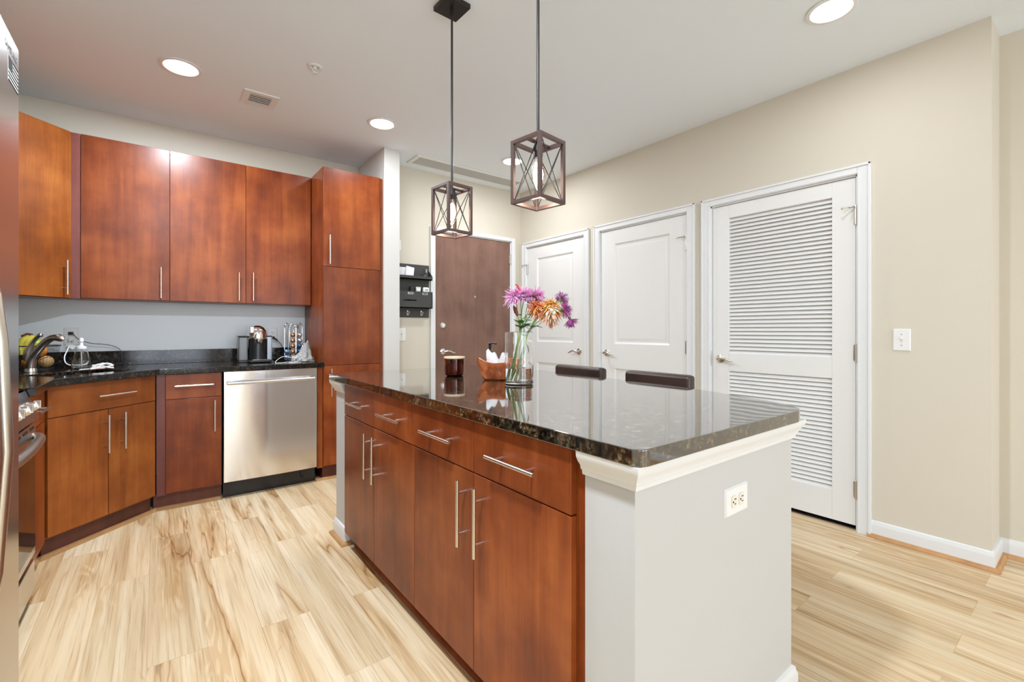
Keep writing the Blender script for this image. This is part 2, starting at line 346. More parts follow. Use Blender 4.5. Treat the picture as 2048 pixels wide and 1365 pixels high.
# ------------------------------------------------------------------ mesh helpers
class MB:
    """collects shapes, becomes ONE mesh object"""
    def __init__(s): s.bm = bmesh.new()

    def _merge(s, b, mtx=None):
        if mtx is not None: bmesh.ops.transform(b, matrix=mtx, verts=b.verts)
        me = bpy.data.meshes.new('t'); b.to_mesh(me); b.free()
        s.bm.from_mesh(me); bpy.data.meshes.remove(me)
        return s

    def box(s, lo, hi, bev=0.0, seg=2, mtx=None):
        b = bmesh.new(); bmesh.ops.create_cube(b, size=1.0)
        lo = Vector(lo); hi = Vector(hi)
        for v in b.verts: v.co = Vector([lo[i] + (v.co[i] + 0.5) * (hi[i] - lo[i]) for i in range(3)])
        if bev > 0: bmesh.ops.bevel(b, geom=b.edges[:], offset=bev, segments=seg, affect='EDGES', profile=0.5)
        return s._merge(b, mtx)

    def frustum(s, lo, hi, axis, sgn, inset):
        """box whose face on axis/sgn is smaller by inset"""
        b = bmesh.new(); bmesh.ops.create_cube(b, size=1.0)
        lo = Vector(lo); hi = Vector(hi); c = (lo + hi) / 2
        for v in b.verts:
            out = v.co[axis] * sgn > 0
            v.co = Vector([lo[i] + (v.co[i] + 0.5) * (hi[i] - lo[i]) for i in range(3)])
            if out:
                for i in range(3):
                    if i != axis: v.co[i] += inset if v.co[i] < c[i] else -inset
        return s._merge(b)

    def cyl(s, p0, p1, r, r1=None, seg=20, caps=True):
        p0 = Vector(p0); p1 = Vector(p1); d = p1 - p0
        b = bmesh.new()
        bmesh.ops.create_cone(b, cap_ends=caps, cap_tris=False, segments=seg, radius1=r, radius2=r if r1 is None else r1, depth=d.length)
        q = Vector((0, 0, 1)).rotation_difference(d.normalized()).to_matrix().to_4x4()
        return s._merge(b, Matrix.Translation((p0 + p1) / 2) @ q)

    def slope_frame(s, lo, hi, y0, y1, wd):
        """four sloped faces from the rectangle lo-hi (x, z) at depth y0 to one wd smaller at depth y1"""
        b = bmesh.new(); o = [(lo[0], lo[1]), (hi[0], lo[1]), (hi[0], hi[1]), (lo[0], hi[1])]
        n = [(lo[0] + wd, lo[1] + wd), (hi[0] - wd, lo[1] + wd), (hi[0] - wd, hi[1] - wd), (lo[0] + wd, hi[1] - wd)]
        A = [b.verts.new((x, y0, z)) for x, z in o]; B = [b.verts.new((x, y1, z)) for x, z in n]
        for k in range(4): b.faces.new((A[k], A[(k + 1) % 4], B[(k + 1) % 4], B[k]))
        return s._merge(b)

    def sphere(s, c, r, sc=(1, 1, 1), seg=20, rings=12, mtx=None):
        b = bmesh.new(); bmesh.ops.create_uvsphere(b, u_segments=seg, v_segments=rings, radius=r)
        m = Matrix.Translation(Vector(c)) @ (mtx if mtx is not None else Matrix()) @ Matrix.Diagonal((*sc, 1))
        return s._merge(b, m)

    def lathe(s, prof, c=(0, 0, 0), seg=32, mtx=None, closed=False):
        """prof: [(radius, z), ...] turned about z"""
        b = bmesh.new(); rings = []
        for (r, z) in prof:
            if r < 1e-6: rings.append([b.verts.new((0, 0, z))])
            else: rings.append([b.verts.new((r * cos(2 * pi * k / seg), r * sin(2 * pi * k / seg), z)) for k in range(seg)])
        pairs = list(zip(rings[:-1], rings[1:]))
        if closed: pairs.append((rings[-1], rings[0]))
        for A, B in pairs:
            for k in range(seg):
                k2 = (k + 1) % seg
                if len(A) == 1 and len(B) == 1: continue
                if len(A) == 1: b.faces.new((A[0], B[k2], B[k]))
                elif len(B) == 1: b.faces.new((A[k], A[k2], B[0]))
                else: b.faces.new((A[k], A[k2], B[k2], B[k]))
        bmesh.ops.recalc_face_normals(b, faces=b.faces)
        return s._merge(b, Matrix.Translation(Vector(c)) @ (mtx if mtx is not None else Matrix()))

    def tube(s, pts, r, seg=10, radii=None, flat=None):
        pts = [Vector(p) for p in pts]; n = len(pts)
        b = bmesh.new(); rings = []
        t0 = (pts[1] - pts[0]).normalized()
        up = Vector((0, 0, 1)) if abs(t0.z) < 0.9 else Vector((1, 0, 0))
        nx = t0.cross(up).normalized()
        for i, p in enumerate(pts):
            t = (pts[min(i + 1, n - 1)] - pts[max(i - 1, 0)]).normalized()
            nx = (nx - t * nx.dot(t)).normalized(); ny = t.cross(nx)
            rr = radii[i] if radii else r
            f = 1.0 if flat is None else flat
            rings.append([b.verts.new(p + nx * rr * cos(2 * pi * k / seg) + ny * rr * f * sin(2 * pi * k / seg)) for k in range(seg)])
        for A, B in zip(rings[:-1], rings[1:]):
            for k in range(seg): b.faces.new((A[k], A[(k + 1) % seg], B[(k + 1) % seg], B[k]))
        b.faces.new(rings[0][::-1]); b.faces.new(rings[-1])
        bmesh.ops.recalc_face_normals(b, faces=b.faces)
        return s._merge(b)

    def prism(s, poly, z0, z1, bev=0.0, mtx=None, holes=()):
        cu = bpy.data.curves.new('c', 'CURVE'); cu.dimensions = '2D'; cu.fill_mode = 'BOTH'
        for P in [poly] + list(holes):
            sp = cu.splines.new('POLY'); sp.points.add(len(P) - 1); sp.use_cyclic_u = True
            for q, (x, y) in zip(sp.points, P): q.co = (x, y, 0, 1)
        cu.extrude = (z1 - z0) / 2 - bev; cu.bevel_depth = bev; cu.bevel_resolution = 1; cu.offset = -bev
        o = bpy.data.objects.new('c', cu); COL.objects.link(o)
        dg = bpy.context.evaluated_depsgraph_get()
        me = bpy.data.meshes.new_from_object(o.evaluated_get(dg))
        b = bmesh.new(); b.from_mesh(me)
        bpy.data.objects.remove(o); bpy.data.curves.remove(cu); bpy.data.meshes.remove(me)
        bmesh.ops.remove_doubles(b, verts=b.verts, dist=1e-6)
        m = Matrix.Translation((0, 0, (z0 + z1) / 2))
        return s._merge(b, m if mtx is None else mtx @ m)

    def sweep(s, prof, path, closed=False):
        """prof [(out, z)] swept along a horizontal path [(x, y)]; out is to the RIGHT of travel, mitred"""
        P = [Vector(p) for p in path]; n = len(P); b = bmesh.new(); rings = []
        for i in range(n):
            d0 = (P[i] - P[i - 1]).normalized() if (i > 0 or closed) else None
            d1 = (P[(i + 1) % n] - P[i]).normalized() if (i < n - 1 or closed) else None
            d0 = d0 or d1; d1 = d1 or d0
            n0 = Vector((d0.y, -d0.x)); n1 = Vector((d1.y, -d1.x))
            mm = (n0 + n1); mm = mm / mm.length_squared * 2 if mm.length > 1e-6 else n0
            rings.append([b.verts.new((P[i].x + mm.x * o, P[i].y + mm.y * o, z)) for (o, z) in prof])
        k = len(prof)
        rng = range(n if closed else n - 1)
        for i in rng:
            A = rings[i]; B = rings[(i + 1) % n]
            for j in range(k): b.faces.new((A[j], A[(j + 1) % k], B[(j + 1) % k], B[j]))
        if not closed: b.faces.new(rings[0][::-1]); b.faces.new(rings[-1])
        bmesh.ops.recalc_face_normals(b, faces=b.faces)
        return s._merge(b)

    def build(s, name, mat, parent=None, local=False, smooth=True, at=None, angle=40):
        off = Vector((0, 0, 0))
        if parent is not None and not local:
            q = parent
            while q is not None: off = off + q.location; q = q.parent
        if at is not None: off = Vector(at)
        bmesh.ops.translate(s.bm, verts=s.bm.verts, vec=-off)
        me = bpy.data.meshes.new(name); s.bm.to_mesh(me); s.bm.free()
        mats = mat if isinstance(mat, (list, tuple)) else [mat]
        for m_ in mats: me.materials.append(M[m_])
        if smooth:
            for p in me.polygons: p.use_smooth = True
            me.set_sharp_from_angle(angle=R(angle))
        o = bpy.data.objects.new(name, me); COL.objects.link(o)
        if smooth and 6 < len(me.polygons) < 4000:
            wn = o.modifiers.new('weighted_normal', 'WEIGHTED_NORMAL'); wn.keep_sharp = True; wn.weight = 80
        if parent is not None: o.parent = parent
        if at is not None: o.location = at
        return o


def catmull(P, n=6):
    out = []
    for i in range(len(P) - 1):
        p0 = Vector(P[max(i - 1, 0)]); p1 = Vector(P[i]); p2 = Vector(P[i + 1]); p3 = Vector(P[min(i + 2, len(P) - 1)])
        for k in range(n):
            q = k / n
            out.append(0.5 * ((2 * p1) + (p2 - p0) * q + (2 * p0 - 5 * p1 + 4 * p2 - p3) * q * q + (3 * p1 - p0 - 3 * p2 + p3) * q ** 3))
    out.append(Vector(P[-1])); return out


def tag(o, label=None, cat=None, group=None, kind=None):
    if label: o['label'] = label
    if cat: o['category'] = cat
    if group: o['group'] = group
    if kind: o['kind'] = kind
    return o


def thing(name, label, cat, loc=(0, 0, 0), rz=0.0, group=None, kind=None):
    o = bpy.data.objects.new(name, None); o.empty_display_size = 0.05
    COL.objects.link(o); o.location = loc; o.rotation_euler = (0, 0, rz)
    return tag(o, label, cat, group, kind)


def dup(root, loc, rz=None, label=None, group=None):
    def cp(o, par):
        c = o.copy(); COL.objects.link(c)
        if par is not None: c.parent = par
        for ch in list(o.children): cp(ch, c)
        return c
    r = cp(root, None); r.location = loc
    if rz is not None: r.rotation_euler = (0, 0, rz)
    if label: r['label'] = label
    if group: r['group'] = group
    return r


def struct(name, mb, mat, label=None, **k):
    o = mb.build(name, mat, **k)
    return tag(o, label, None, None, 'structure')


# ------------------------------------------------------------------ the room shell
XL, XR, XR2, YB, YE = -1.03, 3.19, 3.45, 4.275, 3.985
PX0, PX1, PY = 1.488, 1.625, 3.665
YC = 0.343            # where the door wall ends towards the living room
struct('floor', MB().box((XL - 0.15, REAR - 0.2, -0.1), (XR2 + 0.6, YB + 0.15, 0.0)), 'floor', 'pale oak plank floor')
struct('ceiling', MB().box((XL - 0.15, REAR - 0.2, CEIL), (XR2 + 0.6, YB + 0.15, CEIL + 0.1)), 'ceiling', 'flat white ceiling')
b = MB().box((XL - 0.12, YB, 1.365), (PX0, YB + 0.12, CEIL))
struct('wall_back', b, 'wall', 'beige painted wall above the cabinets')
struct('wall_back_lower', MB().box((XL - 0.12, YB, 0), (PX0, YB + 0.12, 1.365)), 'wall_cool_lit', 'wall between counter and upper cabinets, toned pale grey for cool light')
b = MB().box((XL - 0.12, FILL_WIN[1], 0), (XL, YB, CEIL)).box((XL - 0.12, REAR, 0), (XL, FILL_WIN[0], CEIL))
b.box((XL - 0.12, FILL_WIN[0], 0), (XL, FILL_WIN[1], 0.35)).box((XL - 0.12, FILL_WIN[0], 2.35), (XL, FILL_WIN[1], CEIL))
struct('wall_left', b, 'wall')
t = thing('window_3', None, None, (XL, sum(FILL_WIN) / 2, 0), 0, None, 'structure')  # frame for the added fill window
f = MB()
for y in (FILL_WIN[0], sum(FILL_WIN) / 2 - 0.03, FILL_WIN[1] - 0.06): f.box((XL - 0.09, y, 0.35), (XL + 0.01, y + 0.06, 2.35))
for z in (0.35, 1.30, 2.29): f.box((XL - 0.085, FILL_WIN[0], z), (XL + 0.005, FILL_WIN[1], z + 0.06))
f.build('window_frame', 'trim', t)
struct('wall_pier', MB().box((PX0, PY, 0), (PX1, YB + 0.12, CEIL), 0.003), 'wall_white', 'narrow off-white wall end beside the tall pantry')
# entry wall with the door opening
ED0, ED1, EDT = 2.138, 3.045, 2.115
b = MB()
b.box((PX1, YE, 0), (ED0 - 0.02, YE + 0.12, CEIL)).box((ED1 + 0.02, YE, 0), (XR + 0.12, YE + 0.12, CEIL))
b.box((ED0 - 0.02, YE, EDT + 0.02), (ED1 + 0.02, YE + 0.12, CEIL)).box((ED0 - 0.1, YE + 0.10, 0), (ED1 + 0.1, YE + 0.12, EDT + 0.1))
struct('wall_entry', b, 'wall', 'beige wall around the brown entry door')
# right wall with three door openings (y ranges, high y first)
DOORS = [(3.853, 3.026), (2.808, 1.962), (1.752, 0.890)]
DT = 2.045
b = MB(); prev = YE + 0.1
for (ya, yb) in DOORS:
    b.box((XR, ya + 0.018, 0), (XR + 0.12, prev, CEIL)); b.box((XR, yb - 0.018, DT + 0.018), (XR + 0.12, ya + 0.018, CEIL)); prev = yb - 0.018
b.box((XR, YC, 0), (XR + 0.12, prev, CEIL)).box((XR + 0.10, YC + 0.3, 0), (XR + 0.12, YE, DT + 0.1))
b.box((XR + 0.12, YC, 0), (XR2 + 0.02, YC + 0.12, CEIL))
struct('wall_right', b, 'wall', 'long beige wall with three white doors')
struct('wall_far_right', MB().box((XR2, REAR, 0), (XR2 + 0.12, YC + 0.12, CEIL)), 'wall', 'set-back beige wall beyond the corner')
b = MB(); px = XL - 0.12
for (a, c_) in WIN:
    b.box((px, REAR - 0.12, 0), (a, REAR, CEIL)); b.box((a, REAR - 0.12, 0), (c_, REAR, 0.35)); b.box((a, REAR - 0.12, 2.35), (c_, REAR, CEIL)); px = c_
b.box((px, REAR - 0.12, 0), (XR2 + 0.12, REAR, CEIL))
struct('wall_rear', b, 'wall')
for k, (a, c_) in enumerate(WIN):
    t = thing('window_%d' % (k + 1), None, None, ((a + c_) / 2, REAR, 0), 0, None, 'structure')
    f = MB()
    for x in (a, (a + c_) / 2 - 0.03, c_ - 0.06): f.box((x, REAR - 0.09, 0.35), (x + 0.06, REAR + 0.01, 2.35))
    for z in (0.35, 1.30, 2.29): f.box((a, REAR - 0.085, z), (c_, REAR + 0.005, z + 0.06))
    f.build('window_frame', 'trim', t)
# baseboards and shoe moulding
BASE = [(0.0, 0.0), (0.014, 0.0), (0.014, 0.066), (0.010, 0.076), (0.008, 0.088), (0.0, 0.092)]
SHOE = [(0.0, 0.0), (0.018, 0.0), (0.018, 0.006), (0.013, 0.014), (0.006, 0.019), (0.0, 0.020)]


# travelling so that the room is on the right-hand side
path_r = [(XR, 0.829), (XR, YC), (XR2, YC), (XR2, -3.5)]
struct('baseboard_right', MB().sweep(BASE, path_r), 'trim', 'white baseboard wrapping the end of the door wall')
off = 0.014
path_s = [(XR - off, 0.829), (XR - off, YC - off), (XR2 - off, YC - off), (XR2 - off, -3.5)]
struct('trim_1', MB().sweep(SHOE, path_s), 'oak', 'oak shoe moulding below the white baseboard')
for k, (ya, yb) in enumerate([(2.955, 2.887), (1.893, 1.831)]):
    struct('baseboard_door_gap_%d' % (k + 1), MB().sweep(BASE, [(XR, ya), (XR, yb)]), 'trim')
struct('baseboard_entry', MB().sweep(BASE, [(PX1, YE), (2.08, YE)]), 'trim')

# ------------------------------------------------------------------ doors (local frame: x along the wall, -y into the room, z up)
def casing(t, wd, top, cw=0.066, proud=0.017, beads=True):
    """three mitred boards; profile (distance from opening, depth)"""
    m = MB()
    def side(x0, x1):
        m.box((x0, -proud, 0), (x1, 0.0, top + cw), 0.002)
    a, c = -0.012, wd + 0.012
    side(a - cw, a); side(c, c + cw)
    m.box((a, -proud, top + 0.012), (c, 0.0, top + cw), 0.002)
    if beads:
        for (x0, x1) in ((a - cw, a - cw + 0.014), (c + cw - 0.014, c + cw)):
            m.box((x0, -proud - 0.007, 0), (x1, -proud + 0.002, top + cw), 0.003)
        m.box((a - cw, -proud - 0.007, top + cw - 0.014), (c + cw, -proud + 0.002, top + cw), 0.003)
        for (x0, x1) in ((a - 0.012, a - 0.004), (c + 0.004, c + 0.012)):
            m.box((x0, -proud - 0.003, 0), (x1, -proud + 0.002, top + 0.016), 0.002)
        m.box((a - 0.004, -proud - 0.003, top + 0.016), (c + 0.004, -proud + 0.002, top + 0.024), 0.002)
    # jamb inside the opening
    m.box((-0.018, -0.001, 0), (-0.003, 0.1, top + 0.018)).box((wd + 0.003, -0.001, 0), (wd + 0.018, 0.1, top + 0.018)).box((-0.018, -0.001, top + 0.003), (wd + 0.018, 0.1, top + 0.018))
    m.build('door_casing', 'trim', t, local=True)


def lever(t, x, z, direction, mat='nickel', ln=0.105):
    """rose on the face (y=0.0) with a wavy lever"""
    b = MB()
    b.cyl((x, 0.006, z), (x, -0.034, z), 0.011)
    pts = []; rad = []
    for k in range(12):
        q = k / 11.0
        pts.append((x + direction * ln * q, -0.040 - 0.010 * sin(q * pi), z + 0.008 * sin(q * pi * 1.6) - 0.006 * q))
        rad.append(0.0105 * (1 - 0.45 * q))
    b.tube(pts, 0.01, 10, rad); b.sphere((x, -0.038, z), 0.0125)
    h = b.build('lever_handle', mat, t, local=True)
    MB().lathe([(0.0, 0.012), (0.018, 0.012), (0.029, 0.007), (0.032, 0.0), (0.0, 0.0)], (x, 0.006, z), 28, Matrix.Rotation(R(90), 4, 'X')).build('rose', mat, h, local=True)


def hinge(t, x, z, stop=0):
    b = MB().box((x - 0.012, -0.0015, z - 0.045), (x + 0.008, 0.006, z + 0.045), 0.001)
    b.cyl((x + 0.002, -0.007, z - 0.047), (x + 0.002, -0.007, z + 0.047), 0.006, seg=12)
    for s_ in (-1, 1): b.sphere((x + 0.002, -0.007, z + s_ * 0.049), 0.006, seg=10, rings=6)
    o = b.build('hinge', 'nickel', t, local=True)
    if stop:
        c = MB()
        c.cyl((x + 0.002, -0.007, z + 0.046), (x + 0.002, -0.007, z + 0.062), 0.008, seg=12)
        c.tube([(x, -0.008, z + 0.056), (x + stop * 0.03, -0.02, z + 0.054), (x + stop * 0.055, -0.034, z + 0.048)], 0.004, 8)
        c.tube([(x, -0.008, z + 0.054), (x + stop * 0.012, -0.028, z + 0.05), (x + stop * 0.018, -0.045, z + 0.044)], 0.004, 8)
        c.sphere((x + stop * 0.056, -0.035, z + 0.048), 0.007, seg=10, rings=6)
        c.build('hinge_stop', 'nickel', o, local=True)


def panel_door(n, ya, yb, label, lever_x, lever_dir, hinge_x, stop):
    wd = ya - yb
    t = thing('door_%d' % n, label, None, (XR, ya, 0), R(-90), None, 'structure')
    casing(t, wd, DT)
    m2 = MB(); z0 = 0.02; st = 0.145; fy = 0.004
    zs = [(0.21, 0.825), (1.04, 1.925)]
    m2.box((0, fy + 0.011, z0), (wd, fy + 0.036, DT))
    m2.box((0, fy, z0), (st, fy + 0.03, DT)).box((wd - st, fy, z0), (wd, fy + 0.03, DT))
    for (a, c) in ((z0, zs[0][0]), (zs[0][1], zs[1][0]), (zs[1][1], DT)): m2.box((st, fy, a), (wd - st, fy + 0.03, c))
    for (a, c) in zs:
        # sloped sticking round the recess, then the raised field
        m2.slope_frame((st, a), (wd - st, c), fy, fy + 0.0108, 0.016)
        m2.frustum((st + 0.032, fy + 0.001, a + 0.032), (wd - st - 0.032, fy + 0.012, c - 0.032), 1, -1, 0.022)
    m2.build('door_slab', 'door', t, local=True)
    lever(t, lever_x, 0.958, lever_dir)
    for z in (1.82, 1.03, 0.24): hinge(t, hinge_x, z, stop if z > 1.5 else 0)
    return t


ya, yb = DOORS[0]
panel_door(1, ya, yb, 'white two-panel door nearest the entry corner, behind the flowers', ya - yb - 0.062, -1, -0.004, -1)
ya, yb = DOORS[1]
panel_door(2, ya, yb, 'white two-panel door between the flowers and the louvered door', 0.062, 1, ya - yb + 0.002, -1)
# louvered door
ya, yb = DOORS[2]; wd = ya - yb
t = thing('door_3', 'white louvered door nearest the light switch', None, (XR, ya, 0), R(-90), None, 'structure')
casing(t, wd, DT)
z0 = 0.03; fy = 0.004; st = 0.118
m = MB().box((0, fy, z0), (st, fy + 0.034, DT), 0.002).box((wd - st, fy, z0), (wd, fy + 0.034, DT), 0.002)
ZL = [(0.207, 0.872), (0.997, 1.953)]
for (a, c) in ((z0, ZL[0][0]), (ZL[0][1], ZL[1][0]), (ZL[1][1], DT)): m.box((st, fy, a), (wd - st, fy + 0.034, c), 0.002)
m.box((st - 0.005, fy + 0.030, z0), (wd - st + 0.005, fy + 0.036, DT))
m.build('door_frame', 'door', t, local=True)
for (a, c), n in zip(ZL, (25, 36)):
    lv = MB(); sp = (c - a) / n
    for k in range(n):
        zc = a + (k + 0.5) * sp
        lv.box((st - 0.004, -0.0185, -0.0032), (wd - st + 0.004, 0.0185, 0.0032), 0.0015, 1,
               Matrix.Translation((0, fy + 0.0175, zc)) @ Matrix.Rotation(R(50), 4, 'X'))
    lv.build('louver_panel', 'door', t, local=True)
lever(t, 0.06, 0.958, 1)
for z in (1.82, 1.03, 0.24): hinge(t, wd + 0.002, z, -1 if z > 1.5 else 0)
MB().box((-0.02, -0.002, 0.90), (-0.006, 0.001, 1.01)).build('strike_plate', 'nickel', t, local=True)
struct('door_gap_shade', MB().box((XR + 0.03, 0.89, 0.0), (XR + 0.10, 1.752, 0.006)), 'void')  # dark strip standing in for the shade in the gap below the door
# entry door
wd = ED1 - ED0
t = thing('door_4', 'flush dark brown entry door with peephole and lever', None, (ED0, YE, 0), 0, None, 'structure')
casing(t, wd, EDT, 0.05, 0.02, False)
MB().box((0, 0.002, 0.01), (wd, 0.044, EDT), 0.001).build('door_slab', 'walnut', t, local=True)
lever(t, 0.078, 0.952, 1, 'chrome', 0.115)
MB().lathe([(0.0, 0.016), (0.022, 0.016), (0.031, 0.008), (0.033, 0.0), (0, 0)], (0.078, 0.003, 1.209), 28, Matrix.Rotation(R(90), 4, 'X')).box((0.072, -0.026, 1.196), (0.084, -0.012, 1.222), 0.003).build('deadbolt', 'chrome', t, local=True)
MB().lathe([(0.004, 0.006), (0.010, 0.006), (0.011, 0.0), (0.004, 0.0)], (0.453, 0.003, 1.506), 20, Matrix.Rotation(R(90), 4, 'X'), True).sphere((0.453, 0.002, 1.506), 0.005).build('peephole', 'nickel', t, local=True)
for z in (1.935, 1.05, 0.25): hinge(t, wd + 0.003, z)

# ------------------------------------------------------------------ cabinets
def bar_pull(parent, p0, p1, out):
    """bar between local points p0 and p1, 'out' in front of the face"""
    p0 = Vector(p0); p1 = Vector(p1); o = Vector((0, -out, 0)); d = (p1 - p0)
    b = MB().cyl(p0 + o, p1 + o, 0.0060, seg=16)
    for q in (0.19, 0.81): b.cyl(p0 + d * q + o, p0 + d * q + Vector((0, 0.0005, 0)), 0.0046, seg=12)
    b.build('handle', 'pull', parent, local=True)


def cabinet(name, label, loc, rz, w, z0, z1, depth, fronts, mat='cherry', kick=None, group=None, filler=None, ft=0.02, cat='cabinet', kmat='cherry_dark', kx=(0.0, 0.0)):
    """fronts: (kind, x0, x1, za, zb, pull) pull = ('v', x, za, zb) or ('h', xa, xb, z) or None. Front faces lie at y = 0."""
    t = thing(name, label, cat, loc, rz, group)
    m = MB().box((0, ft + 0.001, z0), (w, depth, z1))
    m.build('carcass', mat, t, local=True)
    if filler:
        for (a, c) in filler: MB().box((a, 0.004, z0), (c, ft + 0.001, z1), 0.001).build('filler_strip', 'cherry_plum', t, local=True)
    if kick:
        MB().box((kx[0], kick, 0.0), (w + kx[1], depth, z0)).build('toe_kick', kmat, t, local=True)
    for (kind, xa, xb, za, zb, pull) in fronts:
        f = MB().box((xa + 0.0013, 0, za), (xb - 0.0013, ft, zb), 0.0012, 1).build(kind, mat, t, local=True)
        if pull:
            if pull[0] == 'v': bar_pull(f, (pull[1], 0, pull[2]), (pull[1], 0, pull[3]), 0.032)
            else: bar_pull(f, (pull[1], 0, pull[3]), (pull[2], 0, pull[3]), 0.032)
    return t


YF = 3.69
DZ = (0.112, 0.7105, 0.7145, 0.8735)   # door bottom/top, drawer bottom/top
cabinet('base_cabinet', 'narrow cherry base cabinet with one drawer, just beside the dishwasher', (-0.006, YF, 0), 0, 0.354, 0.10, 0.876, 0.565,
        [('drawer', 0.046, 0.351, DZ[2], DZ[3], ('h', 0.094, 0.304, 0.7985)), ('door', 0.046, 0.351, DZ[0], DZ[1], ('v', 0.310, 0.482, 0.692))],
        'cherry', 0.045, None, [(0.0, 0.044)], kx=(-0.016, 0.0))
# diagonal sink base
DX, DY, DW = -0.439, 3.259, 0.608
sb = cabinet('sink_base_cabinet', 'cherry corner cabinet with two doors below the sink', (DX, DY, 0), R(45), DW, 0.10, 0.876, 0.42,
        [('drawer', 0.0, 0.606, DZ[2], DZ[3], ('h', 0.228, 0.447, 0.794)), ('door', 0.0, 0.307, DZ[0], DZ[1], ('v', 0.284, 0.468, 0.682)), ('door', 0.309, 0.606, DZ[0], DZ[1], ('v', 0.381, 0.469, 0.683))],
        'cherry_warm_lit', 0.04)
cabinet('base_cabinet', 'cherry base cabinet between the oven range and the corner sink cabinet', (-0.441, 2.80, 0), R(90), 0.455, 0.10, 0.876, 0.565,
        [('drawer', 0.02, 0.40, DZ[2], DZ[3], ('h', 0.12, 0.31, 0.792)), ('door', 0.02, 0.40, DZ[0], DZ[1], None)], 'cherry', 0.045, None, None)
# tall pantry
PXA = 1.011
pt = cabinet('pantry_cabinet', 'tall cherry pantry cabinet beside the dishwasher and the wall end', (PXA, YF, 0), 0, PX0 - PXA - 0.002, 0.10, 2.427, 0.56,
        [('door', 0.0, 0.452, 1.6575, 2.425, ('v', 0.042, 1.672, 1.897)), ('door', 0.0, 0.452, 0.888, 1.6535, None), ('door', 0.0, 0.452, 0.112, 0.884, ('v', 0.053, 0.648, 0.862))],
        'cherry', 0.03, None, None)
MB().box((0.4535, 0.002, 0.10), (PX0 - PXA - 0.002, 0.0205, 2.42)).build('filler_strip', 'cherry', pt, local=True)
MB().box((-0.042, 0.012, 0.10), (-0.002, 0.30, 0.874)).build('side_strip', 'cherry', pt, local=True)
# uppers
UY, UZ0, UZ1 = 4.03, 1.365, 2.424
UD = YB - UY - 0.003
cabinet('upper_cabinet', 'single-door cherry wall cabinet beside the angled corner one', (-0.438, UY, 0), 0, 0.505, UZ0, UZ1, UD,
        [('door', 0.046, 0.505, UZ0 + 0.003, UZ1, ('v', 0.457, 1.382, 1.597))], 'cherry', None, None, [(0.0, 0.044)])
cabinet('upper_cabinet', 'double-door cherry wall cabinet hung beside the tall pantry', (0.0685, UY, 0), 0, 0.9405, UZ0, UZ1, UD,
        [('door', 0.0, 0.4675, UZ0 + 0.003, UZ1, ('v', 0.4185, 1.384, 1.597)), ('door', 0.4675, 0.937, UZ0 + 0.003, UZ1, ('v', 0.5135, 1.386, 1.602))], 'cherry')
cabinet('corner_upper_cabinet', 'angled cherry wall cabinet in the corner, half hidden by the refrigerator', (-0.737, 3.729, 0), R(45), 0.428, UZ0 - 0.004, UZ1, 0.2,
        [('door', 0.0, 0.428, UZ0, UZ1, ('v', 0.380, 1.384, 1.600))], 'cherry_warm_lit')
cabinet('upper_cabinet', 'cherry wall cabinet on the side wall behind the refrigerator', (-0.739, 2.80, 0), R(90), 0.92, UZ0, UZ1, 0.285,
        [('door', 0.0, 0.458, UZ0 + 0.003, UZ1, None), ('door', 0.462, 0.92, UZ0 + 0.003, UZ1, None)], 'cherry')
# oak shoe mouldings along the toe-kicks
k45 = 0.04 / math.sqrt(2)
pA = (0.006, YF + 0.045); pB = (0.345, YF + 0.045)
cx_ = [(-0.441 - 0.045, 2.80), (-0.441 - 0.045, 3.268), (-0.010, YF + 0.045), (0.345, YF + 0.045)]
struct('trim_3', MB().sweep(SHOE, cx_), 'oak', 'oak shoe moulding along the cabinet toe-kicks')
struct('trim_4', MB().sweep(SHOE, [(0.962, YF + 0.029), (PX0, YF + 0.029)]), 'oak', 'oak shoe moulding below the pantry')

# ------------------------------------------------------------------ back worktop
t = thing('granite_worktop', 'black granite counter running round the corner with its upstand', 'countertop', (0.3, 4.0, 0.877))
hole_c = Vector((-0.36, 3.66)); e1 = Vector((0.7071, 0.7071)); e2 = Vector((-0.7071, 0.7071))
sink_poly = [tuple(hole_c + e1 * a + e2 * c) for (a, c) in ((-0.23, -0.13), (0.23, -0.13), (0.23, 0.13), (-0.23, 0.13))]
poly = [(1.0095, YB - 0.002), (XL + 0.002, YB - 0.002), (XL + 0.002, 2.802), (-0.412, 2.802), (-0.412, 3.236), (0.010, 3.660), (1.0095, 3.660)]
MB().prism(poly, 0.877, 0.914, 0.003, None, [sink_poly]).build('worktop_slab', 'granite_back', t)
MB().box((XL + 0.024, YB - 0.022, 0.914), (1.0095, YB - 0.002, 1.015), 0.002).box((XL + 0.002, 2.81, 0.914), (XL + 0.022, YB - 0.002, 1.015), 0.002).build('upstand', 'granite_back', t)
t = thing('kitchen_sink', 'stainless sink sunk into the corner of the black worktop', 'sink', (hole_c.x, hole_c.y, 0.70), R(45))
m = MB().box((-0.24, -0.14, 0.0), (0.24, 0.14, 0.004))
for (lo, hi) in (((-0.24, -0.14), (-0.231, 0.14)), ((0.231, -0.14), (0.24, 0.14)), ((-0.24, -0.14), (0.24, -0.131)), ((-0.24, 0.131), (0.24, 0.14))):
    m.box((lo[0], lo[1], 0.0), (hi[0], hi[1], 0.175))
m.build('basin', 'steel', t, local=True)
MB().lathe([(0.0, 0.006), (0.03, 0.006), (0.04, 0.004), (0, 0.004)], (0, 0, 0), 20).build('drain', 'chrome', t, local=True)

